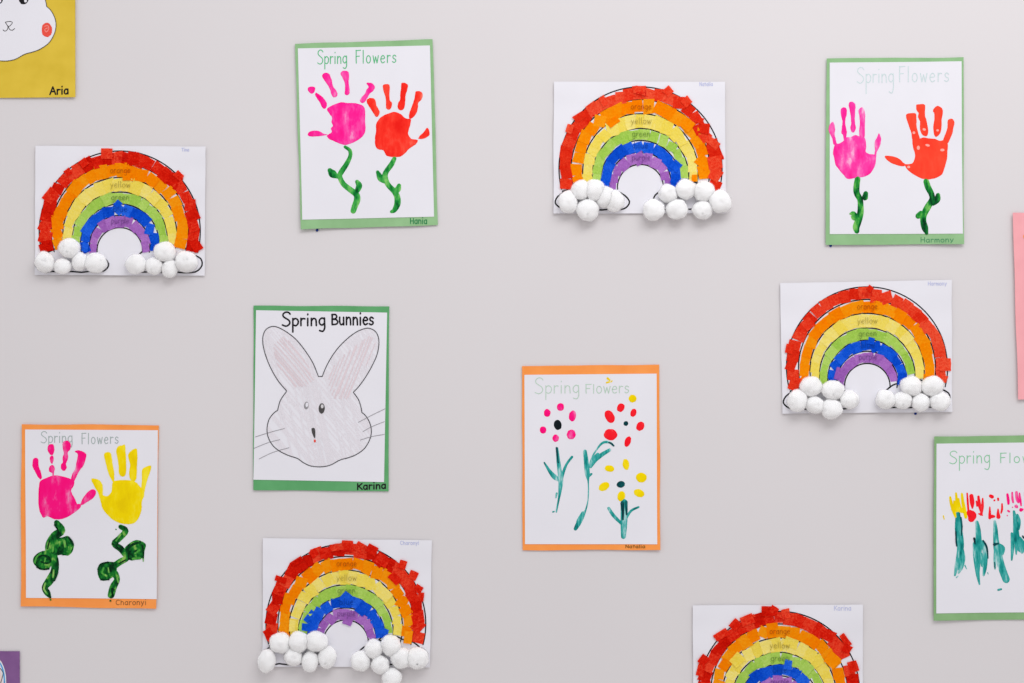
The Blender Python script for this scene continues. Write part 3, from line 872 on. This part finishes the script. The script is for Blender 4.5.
A.blobs('pink_handprint', many(f,
    [(140,400),(150,365),(190,345),(250,325),(310,333),(365,350),(392,365),(388,400),(370,430),(378,460),(400,500),(412,530),(432,530),(440,550),(410,580),(360,615),(300,640),(250,640),(200,620),(172,630),(150,600),(137,550),(135,480)],
    [(92,245),(98,210),(118,198),(135,215),(138,260),(155,310),(160,340),(150,355),(132,335),(112,300),(100,275)],
    [(200,130),(212,105),(240,103),(250,130),(245,165),(230,182),(210,165)], [(218,195),(235,183),(245,200),(240,230),(230,243),(220,225)], [(210,280),(220,255),(240,252),(252,275),(248,300),(245,328),(236,328),(234,308),(215,300)],
    [(308,100),(318,80),(350,78),(368,105),(362,140),(345,160),(348,195),(340,225),(332,245),(338,270),(325,292),(308,290),(295,270),(300,245),(310,230),(308,195),(318,165),(310,135)],
    [(395,155),(410,147),(445,150),(478,175),(470,220),(455,260),(430,290),(410,330),(385,376),(370,355),(380,310),(398,280),(405,240),(415,195),(415,170)],
    [(436,532),(460,480),(490,445),(520,425),(545,435),(545,465),(520,495),(480,520),(450,538)]), M['pink_paint2'], label='handprint in deep pink paint')
f = crop(85, 435, 7.187)
A.blobs('yellow_handprint', many(f,
    [(110,440),(125,430),(160,440),(190,410),(195,370),(205,335),(240,325),(290,323),(340,328),(375,345),(395,370),(425,400),(425,440),(410,480),(408,540),(385,600),(350,635),(300,640),(250,632),(205,610),(165,575),(130,530),(115,480)],
    [(138,145),(150,125),(180,125),(192,150),(198,200),(210,260),(212,315),(205,340),(185,310),(165,260),(150,200)],
    [(225,110),(240,80),(265,75),(288,70),(292,120),(297,190),(298,250),(290,290),(265,298),(245,275),(242,220),(232,160)],
    [(310,150),(325,120),(350,102),(372,100),(378,150),(375,210),(373,270),(370,315),(350,335),(325,315),(318,260),(325,210)],
    [(410,260),(425,235),(475,220),(468,270),(450,320),(435,380),(428,412),(405,400),(410,330)],
    [(47,320),(65,312),(105,325),(128,360),(130,400),(128,445),(108,455),(95,410),(70,370)]), M['yellow_paint'], lift=0.80, label='handprint in yellow paint')
f = crop(25, 515, 7.19)
bmx = many(f, [(230,170),(270,160),(310,150),(335,180),(355,215),(340,265),(310,292),(260,285),(220,292),(190,250)], [(60,320),(75,290),(110,265),(165,258),(200,310),(190,365),(160,390),(110,392),(70,355)])
bm = bmesh.new()
for s in st(f, [(230,55,20),(265,110,28),(215,150,30),(180,215,32),(185,270,30),(215,320,28),(215,400,28),(180,470,30),(145,520,22),(165,560,22),(182,588,10)], [(187,608,7)]):
    A.ribbon(bm, s, 0.78, 0.5)
for p in bmx:
    A.fill(bm, p, 0.75, 0.5)
mesh_obj('painted_stem', bm, M['forest_paint'], A.root)['label'] = 'dark green leafy stem under the pink handprint'
f = crop(85, 515, 6.83)
bmx = many(f, [(265,240),(290,205),(350,170),(415,195),(408,250),(400,315),(385,292),(320,312),(280,280)], [(85,380),(110,330),(160,318),(215,330),(212,400),(165,440),(110,445)])
bm = bmesh.new()
for s in st(f, [(245,80,16),(280,108,20),(235,160,20),(200,195,20),(245,230,22),(270,265,18),(290,290,20),(240,320,22),(205,345,22)], [(205,400,24),(220,440,20),(195,490,25),(180,545,24)], [(213,98,5)], [(175,585,7)]):
    A.ribbon(bm, s, 0.78, 0.5)
for p in bmx:
    A.fill(bm, p, 0.75, 0.5)
mesh_obj('painted_stem', bm, M['forest_paint'], A.root)['label'] = 'dark green leafy stem under the yellow handprint'

M['pale_green_paint'] = paint_mat('pale_green_paint', [(0.35, (40, 140, 48)), (0.52, (84, 168, 66)), (0.68, (150, 196, 104))], 140)
M['deep_green_paint'] = paint_mat('deep_green_paint', [(0.35, (2, 30, 18)), (0.52, (4, 58, 26)), (0.68, (10, 96, 40))], 140)
f = crop(25, 515, 7.19)
for q_ in (st(f, [(316,160,7),(338,190,9),(348,215,6)], [(270,165,5),(300,158,6)], [(105,300,7),(130,290,6),(170,300,8),(186,330,6),(160,345,7),(120,335,6)], [(90,372,6),(130,388,6),(175,385,6)], [(215,70,5),(240,110,5),(230,150,4)], [(230,350,6),(236,410,7),(215,470,5)], [(180,180,5),(165,240,5)], [(250,230,5),(245,265,6),(280,285,5)], [(178,560,5),(186,590,6)])):
    A.strokes('paint_streak', [q_], M['deep_green_paint'], lift=1.42, dome=0.12, label='darker green paint streak')
for q_ in (st(f, [(285,185,7),(292,225,9)], [(205,215,7),(200,260,8)], [(335,235,8),(318,268,7)], [(75,340,7),(88,300,6),(120,272,5)], [(150,310,6),(145,335,4)], [(210,395,6),(205,445,7)], [(150,490,6),(140,530,7),(165,565,6)], [(232,180,5),(236,205,5)])):
    A.strokes('paint_streak', [q_], M['pale_green_paint'], lift=1.46, dome=0.12, label='lighter green paint streak')
f = crop(85, 515, 6.83)
for q_ in (st(f, [(285,235,8),(330,200,9),(380,185,7)], [(395,210,6),(400,260,6)], [(300,260,6),(350,245,8)], [(90,370,5),(110,335,6),(160,322,6)], [(180,350,8),(205,370,7)], [(240,76,6),(272,92,6)], [(200,510,6),(185,500,6),(190,545,7)], [(235,330,5),(280,305,5)], [(110,440,5),(165,440,5)], [(190,195,5),(240,235,6)])):
    A.strokes('paint_streak', [q_], M['deep_green_paint'], lift=1.42, dome=0.12, label='darker green paint streak')
for q_ in (st(f, [(330,298,8),(380,295,7)], [(398,295,4),(400,315,3)], [(345,260,6),(375,240,6)], [(130,360,6),(120,395,6),(150,415,6)], [(160,360,5),(165,390,5)], [(245,130,6),(215,175,6)], [(222,430,5),(230,460,5)], [(165,555,6),(180,540,5)])):
    A.strokes('paint_streak', [q_], M['pale_green_paint'], lift=1.46, dome=0.12, label='lighter green paint streak')

# ------------------------------------------------------------------ fingerprint flowers
cn = [(522.0, 366.1), (659.2, 364.6), (660.2, 549.8), (522.6, 550.2)]
A = Art('fingerprint_flower_picture', 'three fingerprint flowers in pink, red and yellow on white paper with orange border', 'painting', None, cn, {'br': 2.0, 'b': 1.0, 'l': 0.4}, 0.3, 10)
A.sheet('backing_paper', cn, M['orange'], 0, 0.35, label='orange construction paper border', wob=0.8)
A.sheet('drawing_paper', [(524.4, 374.8), (656.6, 373.6), (657.1, 544.1), (525.0, 544.1)], M['white'], 0.6, 0.25, label='white drawing paper')
f = crop(525, 370, 7.585)
A.strokes('title_lettering', word('Spring', 75, 412, 178, 174, 58, 2.0, 0.8, f=f) + word('Flowers', 458, 790, 177, 174, 52, 1.3, 0.8, f=f), M['pale_green_marker'], radius=0.44, label='title in faded green marker')
f = crop(600, 535, 15.75)
A.strokes('name_lettering', word('Natalia', 400, 710, 203, 203, 32, 1.45, f=f), M['brown_ink'], lift=0.12, radius=0.4, label='name in brown ink')
q = 3.331
f = crop(510, 355, q)
def dots(name, lst, mat, label):
    e = []
    for d in lst:
        r = d[4] if len(d) > 4 else 0
        x, y = f(d[:2])
        A.blobs(name, [ellipse(x, y, d[2] / q, d[3] / q, r, 16, 0.05)], M[mat], smooth=2, spacing=1.6, label=label)
dots('petal', [(124,193,11,13),(168,173,12,13),(208,203,12,18,10),(110,250,11,12),(152,277,11,12),(204,265,15,16)], 'pink_paint2', 'pink fingerprint petal')
dots('flower_centre', [(159,233,13,17,-10)], 'black_paint', 'black fingerprint centre of the pink flower')
dots('petal', [(332,205,15,22,-25),(369,175,12,15,25),(411,192,10,14,20),(434,237,13,16,30),(335,265,22,19),(392,288,10,18,20)], 'crimson_paint', 'red fingerprint petal')
dots('flower_centre', [(386,228,8,8),(369,431,14,11,-15)], 'dark_teal_paint', 'dark teal fingerprint centre')
dots('petal', [(408,145,13,13),(331,378,16,11,5),(386,364,11,18,-10),(437,408,18,17),(430,460,18,13,20),(371,470,13,17,15),(313,438,19,13,-28)], 'yellow_paint', 'yellow fingerprint petal')
A.strokes('paint_smear', st(f, [(325,78,4),(332,84,3)], [(322,92,3),(330,90,3)], [(340,86,2),(336,90,2)]), M['yellow_paint'], label='small smear of yellow paint')
f = crop(530, 395, 4.879)
A.strokes('painted_stem', st(f, [(132,260,6),(138,320,9),(146,380,11),(150,420,12),(146,470,8),(140,510,5),(128,570,4)], [(70,330,4),(95,370,8),(120,400,12),(145,415,8)], [(205,302,6),(180,335,6),(165,370,7),(155,410,6)], [(112,570,4),(118,568,3)], [(130,480,5),(126,500,4)]),
    M['teal_paint'], dome=0.35, label='teal stem of the pink flower')
A.strokes('painted_stem', st(f, [(268,275,9),(275,330,12),(280,385,12),(284,420,4),(285,470,3),(280,530,3),(262,585,6),(240,620,12),(222,652,9)], [(258,575,8),(240,610,11),(235,620,10)], [(300,385,5),(285,395,8)],
    [(408,247,5),(386,231,6),(355,233,6),(328,262,4),(305,300,4),(288,350,4)], [(388,268,8),(352,290,10),(318,318,10),(296,350,7)], [(330,290,9),(310,312,8),(298,340,5)]), M['teal_paint'], dome=0.35, label='teal bent stem of the red flower')
f2 = crop(590, 385, 4.017)
A.strokes('painted_stem', st(f2, [(137,472,14),(137,510,14),(136,560,13),(134,608,10)], [(75,495,6),(95,525,7),(125,555,6)], [(195,490,4),(165,505,5),(145,535,5)]), M['teal_paint'], dome=0.35, label='teal stem of the yellow flower')
for q_ in st(f, [(408,247,4),(396,236,4),(384,231,3)], [(130,258,5),(133,290,4),(138,330,3)]) + st(f2, [(130,475,8),(132,510,5),(132,540,3)], [(145,470,6),(147,520,3)]):
    A.strokes('paint_streak', [q_], M['dark_teal_paint'], lift=1.15, dome=0.1, label='darker teal paint left by the brush')

# ------------------------------------------------------------------ tulips
cn = [(933.4, 436.6), (1071.0, 434.6), (1071.0, 619.0), (933.2, 620.4)]
A = Art('tulip_picture', 'row of yellow, red and pink tulips with teal stems, green border, cut off', 'painting', None, cn, {'l': 3.0, 'b': 0.9, 'tl': 0.8}, 0.3, 14)
A.sheet('backing_paper', cn, M['green2'], 0, 0.35, label='moss green construction paper border', wob=0.8)
A.sheet('drawing_paper', [(935.9, 443.5), (1068.0, 442.0), (1068.0, 612.0), (935.6, 613.0)], M['white'], 0.6, 0.25, label='white drawing paper')
f = crop(930, 430, 7.585)
A.strokes('title_lettering', word('Spring', 145, 455, 254, 248, 56, 1.65, 0.95, f=f) + word('Flowers', 530, 935, 249, 246, 46, 1.6, 0.8, f=f, gap=0.3), M['mid_green_marker'], radius=0.44, label='title in green marker')
fk = lambda *s: st(f, *s)
A.strokes('tulip_flower', fk([(150,510,9),(160,560,13),(178,615,14),(192,655,10)], [(195,480,8),(200,540,12),(205,610,14)], [(240,485,9),(246,540,12),(258,600,14),(270,660,12)], [(215,520,6),(222,570,10),(235,600,9)], [(180,540,8),(188,590,10)], [(98,650,5),(104,675,4)], [(170,600,14),(230,610,16),(255,620,12)]), M['yellow_paint'], dome=0.3, label='yellow fork-printed tulip')
A.strokes('tulip_flower', fk([(280,480,6),(284,540,8),(290,620,8)], [(312,500,16),(318,550,18),(320,590,7)], [(300,630,26),(318,648,34),(312,672,26)], [(366,505,9),(372,560,13),(384,610,10)], [(398,520,6),(396,580,11),(386,640,10)], [(350,540,6),(356,575,7)], [(370,635,6),(395,645,6)]), M['crimson_paint'], dome=0.3, label='red fork-printed tulip beside the yellow one')
A.strokes('tulip_flower', fk([(458,500,13),(470,506,14)], [(487,533,8)], [(515,520,8),(516,530,8)], [(545,560,6),(545,600,8),(538,628,6)], [(452,585,5),(452,630,10),(452,665,12)], [(470,655,14),(485,655,9)], [(515,600,5),(515,635,12),(518,658,16)]), M['crimson_paint'], dome=0.3, label='broken red fork-printed tulip in the middle')
A.strokes('tulip_flower', fk([(586,488,9),(592,530,11),(594,558,9)], [(622,475,7),(624,520,9),(630,548,7)], [(655,472,10),(660,520,13),(668,545,10)], [(678,480,6),(684,530,9),(690,572,6)], [(652,578,13),(657,582,11)], [(690,605,15),(700,603,9)], [(590,612,7),(600,618,7)], [(625,585,5)], [(585,648,5)], [(720,480,8),(726,560,9)], [(740,500,8),(742,590,8)]), M['pink_paint2'], dome=0.3, label='pink fork-printed tulip')
f = crop(940, 510, 5.94)
fk = lambda *s: st(f, *s)
A.strokes('painted_stem', fk([(105,22,13),(106,60,18),(108,110,22),(114,165,24),(120,215,21),(112,270,17),(98,330,13),(86,386,6)], [(130,235,10),(138,285,11),(126,340,10),(108,372,6)], [(112,240,12),(116,300,14),(110,350,8)], [(146,328,4),(156,348,3)], [(95,400,3),(104,392,4)]), M['teal_paint'], dome=0.35, label='teal stem of the yellow tulip')
A.strokes('painted_stem', fk([(218,72,10),(224,110,15),(228,170,18),(224,230,24),(222,300,20),(222,370,13),(233,440,5)], [(246,190,12),(266,240,15),(268,300,14),(264,350,12),(258,386,7)], [(205,200,12),(210,280,14),(218,350,12)], [(244,260,8),(250,330,8)], [(282,372,3),(286,380,2)]), M['teal_paint'], dome=0.35, label='teal stem of the first red tulip')
A.strokes('painted_stem', fk([(324,66,7),(328,110,13),(332,180,17),(340,240,22),(354,300,22),(372,360,22),(392,412,22)], [(352,212,14),(372,228,14),(368,260,10)], [(328,240,9),(325,300,9),(326,348,5)], [(345,474,6),(362,470,6)]), M['teal_paint'], dome=0.35, label='teal stem of the broken red tulip')
A.strokes('painted_stem', fk([(438,8,7),(446,60,13),(450,120,17),(456,180,20),(472,225,20),(486,250,9)], [(426,140,8),(430,220,11),(425,296,5)], [(452,210,11),(452,262,4)], [(470,170,14),(496,210,16),(512,262,10)], [(458,30,8),(470,66,9),(464,110,10)]), M['teal_paint'], dome=0.35, label='teal stem of the pink tulip')
for q_ in fk([(122,45,5),(128,100,5),(124,150,3)], [(92,130,4),(94,185,5),(97,212,4)], [(202,168,7),(206,200,4)], [(255,182,5),(276,220,6),(284,285,3)], [(322,204,9),(345,198,5)], [(322,310,3),(325,342,3)], [(490,155,5),(498,168,4)]):
    A.strokes('paint_streak', [q_], M['dark_teal_paint'], lift=1.2, dome=0.15, label='darker teal paint left by the brush')

# ------------------------------------------------------------------ bunnies
O1, O2, O3 = crop(250, 300, 6.83), crop(315, 300, 6.83), crop(250, 390, 6.504)
SEG = [  # smooth runs of the bunny outline that meet at corners
    [O2(p) for p in [(50,522),(75,460),(110,395),(160,325),(220,265),(280,220),(330,198),(370,193),(410,212),(432,250),(437,300),(425,370),(395,440),(350,520),(300,590),(262,630)]],
    [O2((262,630))] + [O3(p) for p in [(705,60),(722,110),(728,145)]],
    [O3(p) for p in [(728,145),(755,170),(780,215),(790,265),(780,320),(745,380),(690,420),(640,440),(585,455),(530,485),(485,497),(440,499),(390,492),(345,470),(310,445),(250,425),(190,395),(145,355),(117,300),(112,245),(125,190),(155,150),(180,132)]],
    [O3(p) for p in [(180,132),(195,75),(215,40),(240,8)]],
    [O1(p) for p in [(250,620),(195,555),(150,480),(115,400),(92,320),(88,260),(100,215),(125,190),(160,180),(200,190),(260,225),(320,275),(380,350),(430,430),(468,522)]],
]
BUNNY = []
for s in SEG:
    c = cat_open([p[:2] for p in s], 4)
    BUNNY += c[:-1] if s is not SEG[4] else c
cn = [(253.4, 305.8), (389.1, 306.1), (388.6, 491.0), (253.4, 490.2)]
A = Art('bunny_picture', 'pencil-shaded bunny head drawing on white paper with a green border', 'drawing', None, cn, {'bl': 0.8, 'b': 0.8, 'r': 0.6}, 0.25, 9)
A.sheet('backing_paper', cn, M['green3'], 0, 0.35, label='leaf green construction paper border', wob=0.6)
A.sheet('drawing_paper', [(256.1, 310.2), (387.2, 312.6), (384.1, 482.0), (253.6, 479.6)], M['white'], 0.6, 0.25, label='white drawing paper')
A.strokes('bunny_outline', [BUNNY + [BUNNY[0]]], M['thin_print'], lift=1.12, radius=0.42, smooth=0)
rnd = random.Random(4)
def hatch(poly, ang, step, mat_name, name, wid, label, seed, breaks=0.25, lift=0.64):
    """pencil hatching clipped to a region"""
    rr = random.Random(seed)
    a = math.radians(ang)
    d, nrm = (math.cos(a), math.sin(a)), (-math.sin(a), math.cos(a))
    xs = [p[0] * nrm[0] + p[1] * nrm[1] for p in poly]
    ts = [p[0] * d[0] + p[1] * d[1] for p in poly]
    out = []
    s = min(xs)
    while s < max(xs):
        run = []
        t = min(ts)
        bend = rr.uniform(-1.5, 1.5)
        while t < max(ts):
            k = (t - min(ts)) / (max(ts) - min(ts))
            off = bend * math.sin(k * 3)
            p = (d[0] * t + nrm[0] * (s + off), d[1] * t + nrm[1] * (s + off))
            if inside(p, poly) and rr.random() > 0.012:
                run.append((p[0], p[1], wid * rr.uniform(0.7, 1.3)))
            else:
                if len(run) > 3 and rr.random() > breaks:
                    out.append(run)
                run = []
            t += 2.0
        if len(run) > 3:
            out.append(run)
        s += step * rr.uniform(0.6, 1.4)
    return A.strokes(name, out, M[mat_name], lift=lift, smooth=1, label=label)
hatch(BUNNY, 50, 2.3, 'crayon_grey', 'pencil_shading', 0.75, 'light grey pencil hatching inside the bunny', 5, 0.1)
hatch(BUNNY, 78, 3.4, 'crayon_grey', 'pencil_shading', 0.8, 'light grey pencil hatching inside the bunny', 8, 0.4, 0.80)
earl = [O1(p)[:2] for p in [(150,300),(230,240),(310,330),(400,450),(440,540),(400,590),(300,600),(260,590),(190,460)]]
earr = [O2(p)[:2] for p in [(110,470),(190,380),(290,300),(380,240),(415,290),(390,380),(330,480),(260,600),(220,680),(120,680),(90,560)]]
hatch(earl, 50, 2.1, 'crayon_pink', 'ear_shading', 0.55, 'pink pencil hatching on the bunny ear', 6, 0.15, 0.96)
hatch(earr, 112, 2.1, 'crayon_pink', 'ear_shading', 0.55, 'pink pencil hatching on the bunny ear', 7, 0.15, 0.96)
f = crop(270, 305, 8.533)
A.strokes('title_lettering', word('Spring', 105, 472, 178, 174, 62, 1.85, 0.85, f=f) + word('Bunnies', 525, 885, 168, 170, 64, 1.35, 0.8, f=f), M['black_ink'], radius=0.85, lift=0.8, label='title in bold black marker')
A.strokes('name_lettering', word('Karina', 697, 884, 648, 640, 27, 1.4, f=O3), M['black_ink'], lift=0.12, radius=0.7, label='name in bold black marker')
e6 = 6.504
def el(x, y, rx, ry, r=0):
    p = O3((x, y))
    return ellipse(p[0], p[1], rx / e6, ry / e6, r, 16, 0.03)
A.blobs('eye', [el(367, 101, 15, 25, 8)], M['pencil'], lift=1.14, dome=0, spacing=2, smooth=0)
A.blobs('eye_highlight', [el(371, 96, 9, 15, 8)], M['white'], lift=1.2, dome=0, spacing=2, smooth=0)
A.blobs('eye', [el(467, 120, 20, 34, 4)], M['dark_pencil'], lift=1.14, dome=0, spacing=2, smooth=0)
A.blobs('eye_highlight', [el(470, 106, 9, 13, 0)], ink_mat('pencil_highlight', (212, 210, 212)), lift=1.2, dome=0, spacing=2, smooth=0)
A.blobs('nose', [[O3(p)[:2] for p in [(400,252),(412,246),(423,252),(426,282),(424,314),(415,305),(405,280)]]], M['dark_pencil'], lift=1.14, dome=0, spacing=2, smooth=2)
A.blobs('mouth', [el(422, 331, 7, 10)], M['crayon_red'], lift=1.2, dome=0, spacing=2, smooth=0, label='tiny red dot')
for s in ([(35,305),(130,275),(225,250)], [(25,380),(110,345),(195,322)], [(60,448),(150,405),(255,375)], [(705,210),(790,165),(878,122)], [(735,270),(800,235),(875,205)], [(718,325),(790,303),(875,288)]):
    A.strokes('whisker', [[O3(p)[:2] for p in s]], M['pencil'], lift=1.12, radius=0.27)

cn = [(-61.0, -89.0), (75.3, -89.0), (75.9, 97.4), (-61.0, 98.4)]
A = Art('bunny_cutout_picture', 'white bunny face with a red cheek on yellow paper in the top left corner', 'drawing', None, cn, {'r': 2.0, 'b': 1.2, 'br': 0.8}, 0.3, 1)
A.sheet('backing_paper', cn, M['yellow'], 0, 0.35, label='yellow construction paper')
def tb(p):
    return (p[0] + 4.1 - 319.2, p[1] + 6.6 - 412.3)
cut = [tb(p) for p in BUNNY]
A.blobs('bunny_face', [cut], M['white'], lift=0.45, dome=0.15, spacing=4, smooth=0, label='white paper bunny head cut-out')
A.strokes('bunny_outline', [[(p[0], p[1], 0.34) for p in cut]], M['thin_print'], lift=0.66, smooth=0)
f = crop(0, 0, 6.21)
def el(x, y, rx, ry, r=0):
    return ellipse(x / 6.21, y / 6.21, rx / 6.21, ry / 6.21, r, 18, 0.05)
for x in (-12, 148):
    A.blobs('eye', [el(x, -5, 30, 34)], M['black_ink'], lift=0.74, dome=0, spacing=3, smooth=0)
    A.blobs('eye_highlight', [el(x + 12, 6, 9, 10), el(x - 8, -18, 8, 8)], M['white'], lift=0.82, dome=0, spacing=3, smooth=0)
A.strokes('nose', [[f(p)[:2] for p in s] for s in ([(35,138),(60,134),(78,140),(66,158),(52,164),(35,140)], [(50,162),(48,182),(32,194),(20,186)], [(52,164),(62,184),(78,188),(92,178)])], M['dark_pencil'], lift=0.76, radius=0.36)
for x in (293, -240):
    A.blobs('cheek', [el(x, 187, 34, 44, 0)], M['crayon_red'], lift=0.72, dome=0.0, spacing=3, smooth=0, label='round cheek coloured in red crayon')
A.strokes('crayon_streak', [[f(p)[:2] for p in s] for s in ([(280,165),(298,160),(305,180),(290,200),(280,185),(296,175)],)], ink_mat('pale_red_crayon', (246, 150, 140)), lift=0.78, radius=0.4)
A.strokes('name_lettering', word('Aria', 312, 428, 588, 584, 30, 1.55, f=f), M['black_ink'], lift=0.15, radius=0.75, label='name in bold black marker')

# ------------------------------------------------------------------ papers cut off by the frame
cn = [(-117.0, 651.0), (19.8, 651.2), (20.2, 838.0), (-117.0, 838.0)]
A = Art('purple_paper_picture', 'corner of a purple paper with a blue-edged white cut-out, at the bottom left corner', 'drawing', None, cn, {'r': 0.8}, 0.3, 15)
A.sheet('backing_paper', cn, M['purple'], 0, 0.35, label='purple construction paper')
A.blobs('cutout_shape', [ellipse(-4, 682, 10.4, 24, 0, 26, 0.01)], M['white'], lift=0.5, dome=0.1, spacing=3, smooth=0, label='rounded white paper cut-out')
A.blobs('crayon_fill', [ellipse(-4.5, 683, 7.0, 19, 0, 26, 0.02)], M['crayon_peach'], lift=0.66, dome=0.0, spacing=3, smooth=0)
A.strokes('crayon_edge', [[(-4 + 8.6 * math.cos(t), 682 + 21.5 * math.sin(t), 0.75) for t in [i * 2 * math.pi / 40 for i in range(41)]]], M['crayon_blue'], lift=0.72, smooth=0, label='blue crayon edge of the cut-out')
A.strokes('drawn_line', [[(-6, 664), (-1, 667), (3.0, 672), (2.8, 676), (0.6, 683), (-3, 690)]], M['dark_pencil'], lift=0.78, radius=0.4)

cn = [(1012.2, 212.8), (1150.0, 211.0), (1152.0, 398.0), (1017.4, 399.4)]
A = Art('pink_paper_picture', 'left strip of a pink paper, cut off by the right edge of the photo', 'drawing', None, cn, {'l': 3.4, 'bl': 1.0}, 0.3, 7)
A.sheet('backing_paper', cn, M['pink'], 0, 0.35, label='pink construction paper', wob=1.0)
A.blobs('glued_shape', [[(1022.6, 237.0), (1026, 232.5), (1034, 230), (1044, 232), (1046, 240), (1036, 244), (1027, 242)]], M['orange'], lift=0.5, dome=0.1, spacing=3, label='small orange paper shape glued on')

# ------------------------------------------------------------------ light, camera, colour management
def area(name, loc, target, sx, sy, power, color):
    l = bpy.data.lights.new(name, 'AREA')
    l.shape = 'RECTANGLE'
    l.size, l.size_y = sx, sy
    l.energy = power
    l.color = color
    o = link(bpy.data.objects.new(name, l))
    o.location = loc
    o.rotation_euler = (Vector(target) - Vector(loc)).to_track_quat('-Z', 'Y').to_euler()
    return o
area('ceiling_light', (0.65, -1.7, 3.3), (0.25, 0, 1.5), 2.2, 0.9, 28, (1.0, 0.99, 1.0))
w = bpy.data.worlds.new('room_light')
scn.world = w
w.use_nodes = True
# the rest of the room as soft surrounding light: bright ceiling and windows above, dimmer warm floor below
nt = w.node_tree
tc = nt.nodes.new('ShaderNodeTexCoord')
sp = nt.nodes.new('ShaderNodeSeparateXYZ')
mr = nt.nodes.new('ShaderNodeMapRange')
mr.inputs['From Min'].default_value = -0.8
mr.inputs['From Max'].default_value = 0.8
nt.links.new(tc.outputs['Generated'], sp.inputs['Vector'])
nt.links.new(sp.outputs['Z'], mr.inputs['Value'])
cr = nt.nodes.new('ShaderNodeValToRGB')
cr.color_ramp.elements[0].color = (0.54, 0.50, 0.49, 1)
cr.color_ramp.elements[1].color = (0.86, 0.87, 0.90, 1)
nt.links.new(mr.outputs['Result'], cr.inputs['Fac'])
nt.links.new(cr.outputs['Color'], nt.nodes['Background'].inputs['Color'])
nt.nodes['Background'].inputs['Strength'].default_value = 1.0

cam_d = bpy.data.cameras.new('camera')
cam_d.sensor_width = 36.0
cam_d.lens = 50.0
cam = link(bpy.data.objects.new('camera', cam_d))
cam.location = (0, -(1024 / S) * 50.0 / 36.0 - 0.002, ZC)
cam.rotation_euler = (math.radians(90), 0, 0)
scn.camera = cam

vs = scn.view_settings
vs.view_transform = 'Standard'
vs.look = 'None'
vs.gamma = 1.0
vs.exposure = 0.0
vs.use_curve_mapping = False
scn.cycles.transparent_max_bounces = 24
